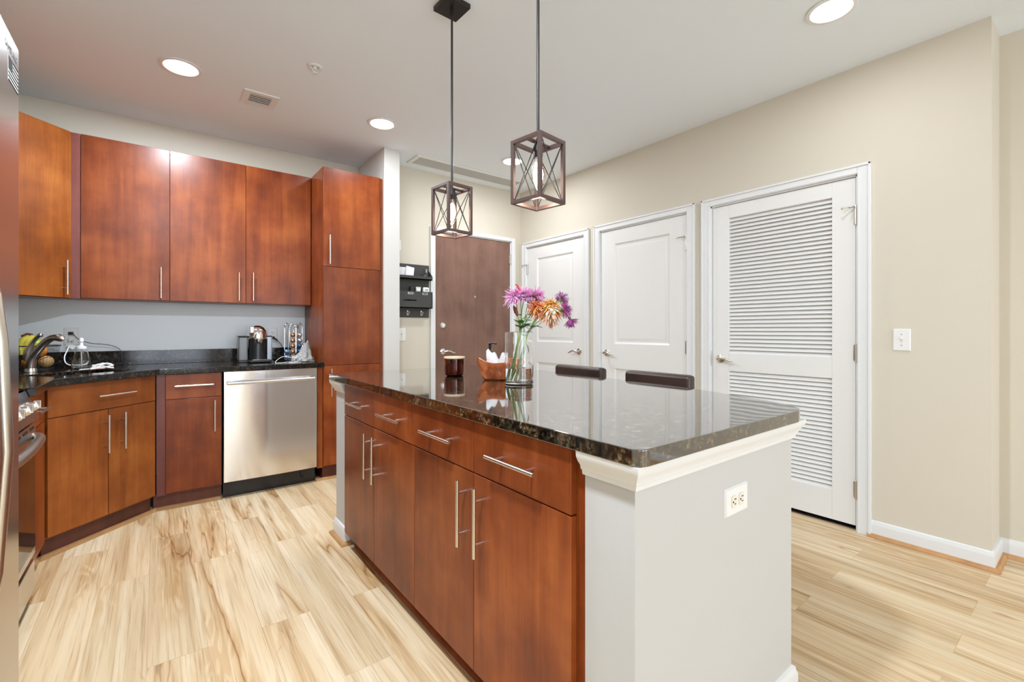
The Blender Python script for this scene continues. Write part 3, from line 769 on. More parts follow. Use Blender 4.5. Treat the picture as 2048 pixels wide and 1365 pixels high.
# ------------------------------------------------------------------ dishwasher
t = thing('dishwasher', 'stainless dishwasher with a long bar handle', 'dishwasher', (0.658, YF, 0), 0)
MB().box((-0.300, 0.03, 0.10), (0.303, 0.56, 0.874)).build('tub', 'black_matte', t, local=True)
fp = [(-0.301, 0.028), (-0.301, -0.002)] + [(-0.297 + 0.596 * k / 24, -0.0045 - 0.0075 * (1 - (2 * k / 24 - 1) ** 2)) for k in range(25)] + [(0.303, -0.002), (0.303, 0.028)]
MB().prism(fp, 0.117, 0.8735).build('front_panel', 'steel_front', t, local=True)
MB().box((-0.300, 0.05, 0.0), (0.303, 0.3, 0.115)).build('toe_kick', 'black', t, local=True)
b = MB().cyl((-0.285, -0.052, 0.799), (0.276, -0.052, 0.799), 0.0125, seg=20)
for x in (-0.255, 0.253): b.cyl((x, -0.052, 0.799), (x, -0.006, 0.799), 0.009)
b.build('handle', 'steel', t, local=True)
b = MB().tube([(0.20, 0.046, 0.10), (0.20, 0.040, 0.05), (0.22, 0.040, 0.035), (0.215, 0.045, 0.06)], 0.003, 8)
b.build('hose_loop', 'black_matte', t, local=True)

# ------------------------------------------------------------------ oven range
t = thing('oven_range', 'stainless oven range mostly hidden behind the refrigerator edge', 'oven', (-0.412, 2.412, 0), R(90))
# local x: along +Y world from -0.378 to 0.378; local -y = +X world
H = 0.378
MB().box((-H, 0.03, 0.06), (H, 0.60, 0.905)).build('oven_body', 'steel', t, local=True)
od = MB().box((-H + 0.004, 0.0, 0.215), (H - 0.002, 0.03, 0.770), 0.004).build('oven_door', 'steel', t, local=True)
MB().box((-H + 0.05, -0.0025, 0.25), (H - 0.016, 0.002, 0.665), 0.001).build('oven_window', 'dark_glass', od, local=True)
hp = catmull([(0.343, 0.004, 0.712), (0.334, -0.014, 0.712), (0.288, -0.026, 0.712), (0.208, -0.033, 0.712), (0.0, -0.040, 0.712), (-0.208, -0.033, 0.712), (-0.288, -0.026, 0.712), (-0.334, -0.014, 0.712), (-0.343, 0.004, 0.712)], 5)
MB().tube(hp, 0.018, 16).build('door_handle', 'nickel', t, local=True)
for k in range(6): MB().box((-H + 0.05 + k * 0.12, -0.002, 0.748), (-H + 0.12 + k * 0.12, 0.03, 0.757)).build('vent_slot', 'black_matte', t, local=True)
MB().box((-H + 0.004, 0.002, 0.062), (H - 0.002, 0.03, 0.19), 0.003).build('storage_drawer', 'steel', t, local=True)
MB().box((-H, 0.02, 0.0), (H, 0.5, 0.06)).build('plinth', 'black', t, local=True)
m = MB(); bm_ = m.bm
m.prism([(0.004, 0.775), (-0.012, 0.79), (0.03, 0.905), (0.12, 0.905), (0.12, 0.775)], -H, H, 0.0, Matrix(((0, 0, 1, 0), (1, 0, 0, 0), (0, 1, 0, 0), (0, 0, 0, 1))))
m.build('control_panel', 'steel', t, local=True)
for k in range(5):
    x = -0.29 + k * 0.145
    ax = Vector((0, -0.94, 0.34)); c0 = Vector((x, 0.006, 0.842))
    kb = MB().cyl(c0, c0 + ax * 0.008, 0.025, seg=24).cyl(c0 + ax * 0.008, c0 + ax * 0.026, 0.021, 0.017, seg=24)
    kb.box((x - 0.005, -0.030, 0.838), (x + 0.005, -0.008, 0.870), 0.002)
    kb.build('control_knob', 'pull', t, local=True)
MB().box((-H, 0.06, 0.905), (H, 0.60, 0.917), 0.003).build('cooktop', 'black', t, local=True)
g = MB()
for k in range(3):
    xa = -0.36 + k * 0.245
    for y in (0.12, 0.30, 0.48): g.box((xa, y - 0.005, 0.93), (xa + 0.23, y + 0.005, 0.94))
    for x in (xa, xa + 0.11, xa + 0.22): g.box((x, 0.10, 0.917), (x + 0.01, 0.5, 0.94))
g.build('grate', 'black_matte', t, local=True)

# ------------------------------------------------------------------ refrigerator (side by side)
FX = -0.262
t = thing('refrigerator', 'tall stainless refrigerator at the edge of the picture with a striped magnet', 'refrigerator', (FX, 1.145, 0), R(90))
MB().box((-0.455, 0.075, 0.02), (0.455, 0.74, 1.80), 0.004).build('cabinet_body', 'grey_mid', t, local=True)
for (a, c, hx) in ((-0.455, -0.012, -0.045), (-0.008, 0.455, 0.025)):
    d = MB().box((a, 0.0, 0.03), (c, 0.072, 1.838), 0.016, 3).build('door', 'steel_dark', t, local=True)
    pts = [(hx, 0.004, 0.62), (hx, -0.028, 0.66), (hx, -0.040, 0.74), (hx, -0.052, 0.95), (hx, -0.046, 1.14), (hx, -0.038, 1.22), (hx, -0.026, 1.27), (hx, 0.004, 1.30)]
    MB().tube(pts, 0.011, 14).build('handle', 'nickel', d, local=True)
MB().box((-0.455, 0.08, 0.0), (0.455, 0.5, 0.03)).build('foot_grille', 'black', t, local=True)


def text_mesh(txt, size, depth, mat, name, parent, loc, rot, xs=1.0, local=True):
    cu = bpy.data.curves.new('txt', 'FONT'); cu.body = txt; cu.size = size; cu.extrude = depth; cu.align_x = 'CENTER'; cu.align_y = 'CENTER'
    o = bpy.data.objects.new('txt', cu); COL.objects.link(o)
    dg = bpy.context.evaluated_depsgraph_get()
    me = bpy.data.meshes.new_from_object(o.evaluated_get(dg))
    bpy.data.objects.remove(o); bpy.data.curves.remove(cu)
    me.transform(Matrix.Translation(loc) @ rot @ Matrix.Diagonal((xs, 1, 1, 1)))
    me.name = name; me.materials.append(M[mat])
    o = bpy.data.objects.new(name, me); COL.objects.link(o)
    if parent is not None: o.parent = parent
    return o


text_mesh('SAMSUNG', 0.022, 0.00015, 'print_grey', 'lettering', t, (1.513 - 1.145, -0.0002, 1.789), Matrix.Rotation(R(90), 4, 'X'), 1.05)
# striped flag magnet
fx, fy0, fy1, fz0, fz1 = FX, 1.487, 1.577, 1.716, 1.772
t = thing('flag_magnet', 'black and white striped flag magnet on the refrigerator door', 'magnet', (fx + 0.001, (fy0 + fy1) / 2, fz0))
MB().box((fx + 0.00005, fy0, fz0), (fx + 0.0003, fy1, fz1)).build('magnet_sheet', 'print_white', t)
st_ = MB()
n = 13; h = (fz1 - fz0) / n
for k in range(0, n, 2): st_.box((fx + 0.00025, fy0 + (0.04 if k > 6 else 0), fz0 + k * h), (fx + 0.00036, fy1, fz0 + (k + 1) * h))
st_.build('stripes', 'print_dark', t)
cn = MB().box((fx + 0.00025, fy0, fz0 + 6.0 * h), (fx + 0.00036, fy0 + 0.0385, fz1)).build('canton', 'print_dark', t)
ch = MB()
for k in range(7): ch.box((fx + 0.0003, fy0 + 0.002 + k * 0.0052, fz0 + 6.1 * h), (fx + 0.00042, fy0 + 0.0042 + k * 0.0052, fz1 - 0.001))
ch.build('canton_marks', 'print_grey', cn, local=False)

# ------------------------------------------------------------------ island
IX = 0.79                       # door faces
XP = 0.808                      # pilaster faces
IY0, IY1 = 0.617, 2.690         # outer faces of the two end walls
CB = [2.4885, 2.066, 1.646, 1.2235, 0.79]
for k, (ya, yb, lab) in enumerate(((CB[0], CB[2], 'cherry island cabinet at the end towards the pantry'), (CB[2], CB[4], 'cherry island cabinet at the end towards the outlet panel'))):
    w_ = ya - yb; mid = ya - CB[1 + 2 * k]
    fr = []
    for (a, c) in ((0, mid), (mid, w_)):
        cxm = (a + c) / 2 + (0.003 if k else 0.005)
        fr.append(('drawer', a, c, 0.712, 0.874, ('h', cxm - 0.11, cxm + 0.11, 0.790)))
    fr.append(('door', 0, mid, 0.083, 0.708, ('v', mid - 0.046, 0.468, 0.680)))
    fr.append(('door', mid, w_, 0.083, 0.708, ('v', mid + 0.052, 0.468, 0.680)))
    cabinet('island_cabinet', lab, (IX, ya, 0), R(-90), w_, 0.08, 0.876, 0.55, fr, 'cherry', 0.058, 'island base cabinets', kmat='cherry')
t = thing('island_surround', 'white painted end walls and mouldings boxing in the island cabinets', 'island', (1.2, 1.65, 0))
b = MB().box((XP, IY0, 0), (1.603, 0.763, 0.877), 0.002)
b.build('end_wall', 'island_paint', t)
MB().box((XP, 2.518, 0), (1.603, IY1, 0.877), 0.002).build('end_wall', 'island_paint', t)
MB().box((1.345, 0.763, 0), (1.45, 2.518, 0.877)).build('back_wall', 'wall_white', t)
MB().box((XP + 0.006, 0.7632, 0.08), (XP + 0.02, CB[4] - 0.001, 0.876)).build('filler_strip', 'cherry', t)
MB().box((XP + 0.006, CB[0] + 0.001, 0.08), (XP + 0.02, 2.5178, 0.876)).build('filler_strip', 'cherry', t)
CROWN = [(0.0, 0.818), (0.008, 0.818), (0.010, 0.829), (0.014, 0.832), (0.016, 0.842), (0.024, 0.852), (0.030, 0.864), (0.031, 0.877), (0.0, 0.877)]
# outward must be on the right of travel
cr = MB().sweep(CROWN, [(1.603, 0.763), (1.603, IY0), (XP, IY0), (XP, 0.763)][::-1])
cr.build('crown_moulding', 'trim', t)
cr = MB().sweep(CROWN, [(XP, 2.518), (XP, IY1), (1.603, IY1), (1.603, 2.518)][::-1])
cr.build('crown_moulding', 'trim', t)
for pth in ([(1.603, 0.763), (1.603, IY0), (XP, IY0), (XP, 0.755), (XP + 0.02, 0.755)][::-1], [(XP + 0.02, 2.526), (XP, 2.526), (XP, IY1), (1.603, IY1), (1.603, 2.518)][::-1]):
    MB().sweep(BASE, pth).build('baseboard', 'trim', t)
    q = MB().sweep([(o + 0.014, z) for (o, z) in SHOE], pth)
    q.build('shoe_moulding', 'oak', t)
MB().sweep(SHOE, [(IX + 0.0578, 2.455), (IX + 0.0578, 0.825)]).build('toe_moulding', 'cherry', t)
# island worktop: straight front, bowed seating side
pl = []
def arc(cx, cy, r, a0, a1, n=8):
    return [(cx + r * cos(R(a0 + (a1 - a0) * k / n)), cy + r * sin(R(a0 + (a1 - a0) * k / n))) for k in range(n + 1)]
pl += arc(0.774 + 0.032, 0.578 + 0.032, 0.032, 180, 270)
ctrl = [(1.555, 0.578), (1.600, 0.592), (1.640, 0.628), (1.675, 0.683), (1.742, 0.893), (1.788, 1.065), (1.831, 1.459), (1.858, 1.85), (1.875, 2.24), (1.880, 2.55)]
pl += [tuple(v) for v in catmull(ctrl)]
pl += arc(1.80, 2.64, 0.08, 0, 90)
pl += arc(0.774 + 0.012, 2.72 - 0.012, 0.012, 90, 180, 4)
o = MB().prism(pl, 0.8775, 0.914, 0.003).build('island_worktop', 'granite', at=(1.3, 1.65, 0.8775), angle=30)
tag(o, 'polished black granite island worktop with a bowed seating edge', 'countertop')


# ------------------------------------------------------------------ outlets and switches (local: face -y)
def outlet(label, loc, rz, side=False):
    t = thing('electrical_outlet', label, 'outlet', loc, rz, None)
    mt = Matrix.Rotation(R(90), 4, 'Y') if side else Matrix()
    a, c = (0.060, 0.038) if side else (0.038, 0.060)
    MB().frustum((-a, -0.006, -c), (a, -0.0004, c), 1, -1, 0.004).build('cover_plate', 'white', t, local=True)
    for s_ in (-1, 1):
        b = MB(); pr = [(0.0165 * cos(q) * (1.0), 0.0165 * sin(q)) for q in [2 * pi * k / 24 for k in range(24)]]
        pr = [(max(-0.0165, min(0.0165, x * 1.12)), max(-0.0135, min(0.0135, y))) for x, y in pr]
        b.prism(pr, 0, 0.0025, 0.0005, Matrix.Translation((0, -0.0058, 0.0195 * s_)) @ Matrix.Rotation(R(90), 4, 'X'))
        if side: bmesh.ops.transform(b.bm, matrix=mt, verts=b.bm.verts)
        r_ = b.build('receptacle', 'almond' if side else 'white', t, local=True)
        s2 = MB()
        s2.box((-0.0075, -0.0092, 0.0195 * s_ - 0.001), (-0.0055, -0.0080, 0.0195 * s_ + 0.0075)).box((0.0055, -0.0092, 0.0195 * s_ - 0.0005), (0.0075, -0.0080, 0.0195 * s_ + 0.006))
        s2.cyl((0, -0.0092, 0.0195 * s_ - 0.0065), (0, -0.0080, 0.0195 * s_ - 0.0065), 0.0024, seg=12)
        if side: bmesh.ops.transform(s2.bm, matrix=mt, verts=s2.bm.verts)
        s2.build('slots', 'void', r_, local=True)
    MB().cyl((0, -0.0075, 0), (0, -0.005, 0), 0.003, seg=12).build('screw', 'white', t, local=True)
    return t


outlet('sideways double outlet with almond sockets on the white island end wall', (1.240, IY0, 0.702), 0, True)
outlet('wall outlet above the corner sink with a black plug in it', (-0.461, YB, 1.119), 0)
outlet('wall outlet between the coffee machine and the pod rack', (0.762, YB, 1.121), 0)


def switch(label, loc, rz):
    t = thing('light_switch', label, 'light switch', loc, rz)
    MB().frustum((-0.038, -0.007, -0.060), (0.038, -0.0004, 0.060), 1, -1, 0.004).build('cover_plate', 'white', t, local=True)
    MB().box((-0.005, -0.0085, -0.012), (0.005, -0.006, 0.012)).box((-0.0035, -0.020, 0.000), (0.0035, -0.006, 0.009), 0.001, 1, Matrix.Rotation(R(-12), 4, 'X')).build('toggle', 'almond', t, local=True)
    for z in (-0.03, 0.03): MB().cyl((0, -0.0082, z), (0, -0.006, z), 0.003, seg=10).build('screw', 'nickel', t, local=True)


switch('white light switch on the long beige wall beside the louvered door', (XR, 0.681, 1.108), R(-90))
switch('white light switch below the black wall organizer', (1.785, YE, 1.121), 0)

# ------------------------------------------------------------------ ceiling fixtures
def downlight(x, y, label, power, group='recessed ceiling lights', tint=(0.92, 0.96, 1.04)):
    t = thing('recessed_downlight', label, 'ceiling light', (x, y, CEIL), 0, group)
    MB().lathe([(0.080, 0.0), (0.100, 0.0), (0.103, -0.003), (0.101, -0.006), (0.086, -0.008), (0.080, -0.004)], (0, 0, -0.0002), 40, None, True).build('trim_ring', 'white', t, local=True)
    MB().lathe([(0.0, -0.003), (0.080, -0.003), (0.080, -0.001), (0, -0.001)], (0, 0, 0), 40).build('lens', 'led', t, local=True)
    l = area_light('lamp', (0, 0, -0.012), (0, 0, 0), 0.15, 0.15, power, tint, 'DISK', 180)
    l.parent = t


downlight(0.107, 3.265, 'recessed light above the dishwasher side of the kitchen floor', 29, tint=(0.83, 0.96, 1.10))
downlight(1.305, 3.255, 'recessed light in front of the off-white wall end', 5)
downlight(2.525, 3.265, 'recessed light near the entry, behind the nearer pendant', 9)
downlight(2.525, 0.80, 'large bright recessed light above the louvered door side', 3.5)
downlight(0.107, 0.80, 'recessed light above the refrigerator aisle', 44, tint=(0.83, 0.96, 1.10))
downlight(1.30, -1.6, 'added unseen fill light over the living room', 5, 'added living room fill lights')  # two unseen lamps added behind the camera for more even light
downlight(2.525, -1.6, 'added unseen fill light over the living room', 5, 'added living room fill lights')

t = thing('ceiling_vent', 'small square ceiling vent with dark slats', 'vent', (0.532, 3.405, CEIL))
m = MB()
for (lo, hi) in (((-0.10, -0.10), (0.10, -0.062)), ((-0.10, 0.062), (0.10, 0.10)), ((-0.10, -0.062), (-0.062, 0.062)), ((0.062, -0.062), (0.10, 0.062))):
    m.box((lo[0], lo[1], -0.007), (hi[0], hi[1], -0.0002))
m.build('vent_frame', 'white', t, local=True)
MB().box((-0.064, -0.064, -0.0018), (0.064, 0.064, -0.0003)).build('backing', 'void', t, local=True)
m = MB()
for k in range(5): m.box((-0.062, -0.0075, -0.0006), (0.062, 0.0075, 0.0006), 0, 1, Matrix.Translation((0, -0.050 + k * 0.024, -0.0075)) @ Matrix.Rotation(R(8), 4, 'X'))
m.build('slats', 'white', t, local=True)
t = thing('return_air_grille', 'long grey return air grille in the ceiling by the entry wall', 'vent', (2.38, 3.755, CEIL))
m = MB()
for (lo, hi) in (((-0.60, -0.115), (0.60, -0.085)), ((-0.60, 0.085), (0.60, 0.115)), ((-0.60, -0.085), (-0.565, 0.085)), ((0.565, -0.085), (0.60, 0.085))):
    m.box((lo[0], lo[1], -0.010), (hi[0], hi[1], -0.0002), 0.002)
m.build('grille_frame', 'white', t, local=True)
m = MB().box((-0.57, -0.09, -0.0012), (0.57, 0.09, -0.0003))
for k in range(24): m.box((-0.565, -0.0045, -0.0005), (0.565, 0.0045, 0.0005), 0, 1, Matrix.Translation((0, -0.082 + k * 0.0071, -0.0045)) @ Matrix.Rotation(R(-35), 4, 'X'))
m.build('grille_blades', 'grille', t, local=True)
t = thing('fire_sprinkler', 'small fire sprinkler head on the ceiling above the cabinets', 'sprinkler', (0.717, 2.785, CEIL))
MB().lathe([(0.020, -0.001), (0.038, -0.001), (0.040, -0.005), (0.034, -0.010), (0.026, -0.010), (0.020, -0.004)], (0, 0, 0), 28, None, True).build('escutcheon', 'white', t, local=True)
m = MB().cyl((0, 0, -0.018), (0, 0, -0.0005), 0.011, seg=16)
for s_ in (-1, 1): m.tube([(s_ * 0.010, 0, -0.012), (s_ * 0.013, 0, -0.028), (s_ * 0.004, 0, -0.042)], 0.002, 8)
m.cyl((0, 0, -0.044), (0, 0, -0.040), 0.014, seg=16).cyl((0, 0, -0.04), (0, 0, -0.018), 0.002, seg=8)
m.build('sprinkler_head', 'white', t, local=True)


# ------------------------------------------------------------------ pendants
def pendant(label, x, y, rz, crz):
    t = thing('pendant_light', label, 'pendant light', (x, y, CEIL), rz, 'lantern pendants over the island')
    zt, zb, h, bw = 1.829 - CEIL, 1.605 - CEIL, 0.069, 0.013
    c = MB().box((-0.0625, -0.0625, -0.022), (0.0625, 0.0625, -0.0003), 0.0015)
    for s_ in (-1, 1): c.cyl((s_ * 0.018, s_ * 0.03, -0.027), (s_ * 0.018, s_ * 0.03, -0.02), 0.005, seg=12)
    c.cyl((0, 0, -0.045), (0, 0, -0.02), 0.008, seg=14)
    bmesh.ops.rotate(c.bm, verts=c.bm.verts, cent=(0, 0, 0), matrix=Matrix.Rotation(crz - rz, 3, 'Z'))
    c.build('ceiling_canopy', 'rod', t, local=True)
    MB().cyl((0, 0, zt - 0.004), (0, 0, -0.03), 0.0052, seg=14).build('stem_rod', 'rod', t, local=True)
    f = MB()
    for sx in (-1, 1):
        for sy in (-1, 1):
            x0, x1 = sorted((sx * h, sx * (h - bw))); y0, y1 = sorted((sy * h, sy * (h - bw)))
            f.box((x0, y0, zb), (x1, y1, zt), 0.0008, 1)
    for z0, z1 in ((zb, zb + bw), (zt - bw, zt)):
        for s_ in (-1, 1):
            a0, a1 = sorted((s_ * h, s_ * (h - bw)))
            f.box((-h + bw, a0, z0), (h - bw, a1, z1), 0.0008, 1); f.box((a0, -h + bw, z0), (a1, h - bw, z1), 0.0008, 1)
    f.box((-h + bw, -0.010, zt - 0.008), (h - bw, 0.010, zt - 0.004))
    f.build('lantern_frame', 'bronze', t, local=True)
    g = MB(); e = h - bw * 0.5; i0 = e - bw * 0.55; za, zc = zb + bw, zt - bw
    for (ax, s_) in ((0, -1), (0, 1), (1, -1), (1, 1)):
        def P(u, z): return (s_ * e, u, z) if ax == 0 else (u, s_ * e, z)
        g.cyl(P(-i0, za), P(i0, zc), 0.0017, seg=8); g.cyl(P(i0, za), P(-i0, zc), 0.0017, seg=8)
        g.sphere(P(0, (za + zc) / 2), 0.0036, seg=10, rings=6)
    g.build('cross_bars', 'rod', t, local=True)
    MB().lathe([(0.0, zt - 0.004), (0.016, zt - 0.006), (0.017, zt - 0.05), (0.015, zt - 0.060), (0, zt - 0.060)], (0, 0, 0), 20).build('socket', 'rod', t, local=True)
    zz = zt - 0.058
    prof = [(0.0, zz), (0.011, zz - 0.002), (0.013, zz - 0.015), (0.021, zz - 0.035), (0.025, zz - 0.062), (0.022, zz - 0.088), (0.013, zz - 0.108), (0.005, zz - 0.120), (0.0, zz - 0.122)]
    bl = MB().lathe(prof, (0, 0, 0), 24).build('bulb', 'bulb_glass', t, local=True)
    MB().lathe([(0.0, zz - 0.02), (0.008, zz - 0.025), (0.013, zz - 0.06), (0.009, zz - 0.092), (0, zz - 0.1)], (0, 0, 0), 14).build('filament', 'filament', bl, local=True)
    ld = bpy.data.lights.new('bulb_light', 'POINT'); ld.energy = 1.0; ld.color = (1, 0.86, 0.72); ld.shadow_soft_size = 0.03
    lo = bpy.data.objects.new('bulb_light', ld); COL.objects.link(lo); lo.parent = t; lo.location = (0, 0, zz - 0.16)


pendant('bronze lantern pendant with its ceiling plate in view, farther along the island', 1.089, 1.872, 0.095, 0.04)
pendant('larger looking bronze lantern pendant above the near half of the island', 1.066, 1.231, 0.139, 0.06)


# ------------------------------------------------------------------ bar stools
def stool(label, yc):
    t = thing('bar_stool', label, 'stool', (1.78, yc, 0), 0, 'leather stools at the island')
    b = MB().box((-0.21, -0.19, 0.585), (0.19, 0.19, 0.655), 0.022, 3).build('seat', 'leather', t, local=True)
    m = MB().box((0.160, -0.186, 0.60), (0.222, 0.186, 0.950), 0.020, 3)
    bk = m.build('backrest', 'leather', t, local=True)
    for s_ in (-1, 1):
        xa, xb, zt_, rr = 0.1662, 0.2158, 0.9438, 0.0141
        pth = [(xa, s_ * 0.1800, 0.62), (xa, s_ * 0.1800, zt_ - rr - 0.02)] + [(xa + rr - rr * cos(R(9 * k)), s_ * 0.1800, zt_ - rr + rr * sin(R(9 * k))) for k in range(11)]
        pth += [(xb - rr + rr * sin(R(9 * k)), s_ * 0.1800, zt_ - rr + rr * cos(R(9 * k))) for k in range(11)] + [(xb, s_ * 0.1800, zt_ - rr - 0.02), (xb, s_ * 0.1800, 0.62)]
        MB().tube(pth, 0.0016, 6).build('piping', 'leather', bk, local=True)
    for sx, sy in ((-1, -1), (-1, 1), (1, -1), (1, 1)):
        MB().cyl((sx * 0.17, sy * 0.16, 0.59), (sx * 0.185, sy * 0.175, 0.0), 0.019, 0.014, seg=4).build('leg', 'darkwood', t, local=True)
    f = MB()
    for s_ in (-1, 1): f.box((-0.18, s_ * 0.17 - 0.009, 0.20), (0.18, s_ * 0.17 + 0.009, 0.235)); f.box((s_ * 0.178 - 0.009, -0.17, 0.28), (s_ * 0.178 + 0.009, 0.17, 0.31))
    f.build('foot_rail', 'darkwood', t, local=True)


stool('dark brown leather stool whose back rises beside the flowers', 1.902)
stool('dark brown leather stool back in front of the second white panel door', 1.366)

# ------------------------------------------------------------------ things on the island
WT = 0.914
t = thing('glass_vase', 'clear cylinder vase of water holding the flowers', 'vase', (1.317, 1.654, WT))
MB().lathe([(0.0, 0.0), (0.060, 0.0), (0.0655, 0.004), (0.0655, 0.236), (0.064, 0.2375), (0.0625, 0.236), (0.0625, 0.016), (0.055, 0.011), (0.0, 0.010)], (0, 0, 0.0004), 48).build('vase_glass', 'glass', t, local=True)
MB().lathe([(0.0, 0.0108), (0.0545, 0.0118), (0.0622, 0.0165), (0.0622, 0.072), (0.0, 0.072)], (0, 0, 0.0004), 48).build('water', 'water', t, local=True)
t = thing('candle_jar', 'amber glass candle jar with a pale lid', 'candle', (1.272, 2.159, WT))
MB().lathe([(0.0, 0.0), (0.040, 0.0), (0.050, 0.006), (0.055, 0.022), (0.056, 0.092), (0.054, 0.093), (0.0525, 0.091), (0.0515, 0.024), (0.047, 0.010), (0.0, 0.007)], (0, 0, 0.0004), 40).build('jar', 'amber', t, local=True)
MB().lathe([(0.0, 0.0085), (0.046, 0.0115), (0.0508, 0.026), (0.0512, 0.060), (0, 0.058)], (0, 0, 0), 36).build('wax', 'wax', t, local=True)
MB().lathe([(0.0, 0.0935), (0.055, 0.0935), (0.057, 0.096), (0.057, 0.101), (0.055, 0.104), (0, 0.104)], (0, 0, 0), 40).build('lid', 'lid_wood', t, local=True)

# carved free-form bowl
BC = Vector((1.358, 1.868, WT))
rt = Vector((cos(R(-37.64)), sin(R(-37.64)), 0)); dp = Vector((sin(R(37.64)), cos(R(37.64)), 0))
t = thing('carved_wooden_bowl', 'reddish carved wooden bowl with a wavy rim behind the vase', 'bowl', BC)
b = bmesh.new(); SEG = 56; rings = []
def rim(a):
    rx = 0.122 * (1 + 0.10 * cos(3 * a + 0.6) + 0.05 * sin(5 * a)); ry = 0.098 * (1 + 0.08 * cos(2 * a + 1.0))
    return rx, ry, 0.092 + 0.012 * sin(2 * a + 0.4) + 0.007 * cos(5 * a)
for (q, inner) in [(0.0, 0), (0.10, 0), (0.35, 0), (0.65, 0), (0.9, 0), (1.0, 0), (1.0, 1), (0.85, 1), (0.55, 1), (0.25, 1), (0.14, 1)]:
    ring = []
    for k in range(SEG):
        a = 2 * pi * k / SEG; rx, ry, hz = rim(a)
        g = 0.66 + 0.34 * (q ** 0.8)
        if q == 0.0: g = 0.62
        wob = 1 + 0.035 * sin(4 * a + 2.5 * q) * (1 if q > 0.05 else 0.3)
        s_ = -0.010 if inner else 0.0
        p = rt * ((rx * g * wob + s_) * cos(a)) + dp * ((ry * g * wob + s_) * sin(a)) + Vector((0, 0, hz * q + 0.0004))
        ring.append(b.verts.new(p))
    rings.append(ring)
for A, B in zip(rings[:-1], rings[1:]):
    for k in range(SEG): b.faces.new((A[k], A[(k + 1) % SEG], B[(k + 1) % SEG], B[k]))
b.faces.new(rings[0][::-1]); b.faces.new(rings[-1])
bmesh.ops.recalc_face_normals(b, faces=b.faces)
mb = MB(); mb.bm.free(); mb.bm = b; mb.build('bowl_body', 'bowl_wood', t, local=True, angle=60)
# paper packet standing in the bowl
pc = BC + rt * -0.016 + dp * -0.012
t = thing('paper_packet', 'white torn-top paper packet standing in the wooden bowl', 'packet', pc + Vector((0, 0, 0.016)))
b = bmesh.new(); nx_, nz_ = 16, 8
for side in (0, 1):
    grid = []
    for j in range(nz_ + 1):
        row = []
        for i in range(nx_ + 1):
            u = i / nx_; v = j / nz_
            top = 0.118 + 0.012 * sin(u * 6.0 + 0.8) + 0.007 * sin(u * 17) - 0.016 * math.exp(-((u - 0.68) / 0.1) ** 2)
            th = 0.016 * sin(pi * u) ** 0.5 * (1 - 0.75 * v) + 0.001 + 0.003 * sin(9 * v + 7 * u)
            p = rt * ((u - 0.5) * 0.094) + dp * ((1 if side else -1) * abs(th)) + Vector((0, 0, v * top))
            row.append(b.verts.new(p))
        grid.append(row)
    for j in range(nz_):
        for i in range(nx_): b.faces.new((grid[j][i], grid[j][i + 1], grid[j + 1][i + 1], grid[j + 1][i]))
bmesh.ops.remove_doubles(b, verts=b.verts, dist=0.0025)
bmesh.ops.recalc_face_normals(b, faces=b.faces)
mb = MB(); mb.bm.free(); mb.bm = b; mb.build('packet_sheet', 'paper', t, local=True, angle=60)
# pump bottle in the bowl, behind the packet
pb = BC + rt * -0.046 + dp * 0.024
t = thing('pump_bottle', 'white bottle with a black pump top behind the paper packet', 'bottle', pb + Vector((0, 0, 0.016)))
MB().lathe([(0.0, 0.0), (0.015, 0.0), (0.017, 0.003), (0.017, 0.085), (0.015, 0.098), (0.010, 0.104), (0.0, 0.104)], (0, 0, 0), 28).build('bottle_body', 'white', t, local=True)
b = MB().cyl((0, 0, 0.104), (0, 0, 0.124), 0.013, seg=20).cyl((0, 0, 0.124), (0, 0, 0.158), 0.004, 0.004, seg=12).cyl((0, 0, 0.132), (0, 0, 0.160), 0.005, 0.009, seg=14)
b.tube([tuple(rt * -0.006 + Vector((0, 0, 0.164))), tuple(rt * 0.022 + Vector((0, 0, 0.165))), tuple(rt * 0.034 + Vector((0, 0, 0.160)))], 0.0045, 10)
b.build('pump', 'black', t, local=True)


# ------------------------------------------------------------------ flowers
def bloom_mesh(c, axis, r, n, spread, droop, wid, seedv, wide=False, curl=0.0):
    rnd = random.Random(seedv); mb = MB(); axis = Vector(axis).normalized()
    t1 = axis.orthogonal().normalized(); t2 = axis.cross(t1)
    for k in range(n):
        ph = rnd.uniform(0, 2 * pi); th = R(spread) * math.sqrt(rnd.uniform(0.0, 1.0))
        d = axis * cos(th) + (t1 * cos(ph) + t2 * sin(ph)) * sin(th)
        ln = r * rnd.uniform(0.72, 1.08); pts = []; rad = []
        side = d.cross(Vector((rnd.uniform(-1, 1), rnd.uniform(-1, 1), rnd.uniform(-1, 1)))).normalized() * curl * rnd.uniform(-1, 1)
        for q in (0.08, 0.35, 0.65, 0.88, 1.0):
            pts.append(Vector(c) + d * ln * q + Vector((0, 0, -droop * r * q * q)) + side * r * q * q)
            rad.append(wid * (0.6 + 0.9 * sin(pi * min(q * 0.75 + 0.1, 1))) * (0.55 if q == 1.0 else 1))
        mb.tube(pts, wid, 5, rad, 0.35 if wide else 0.7)
    return mb


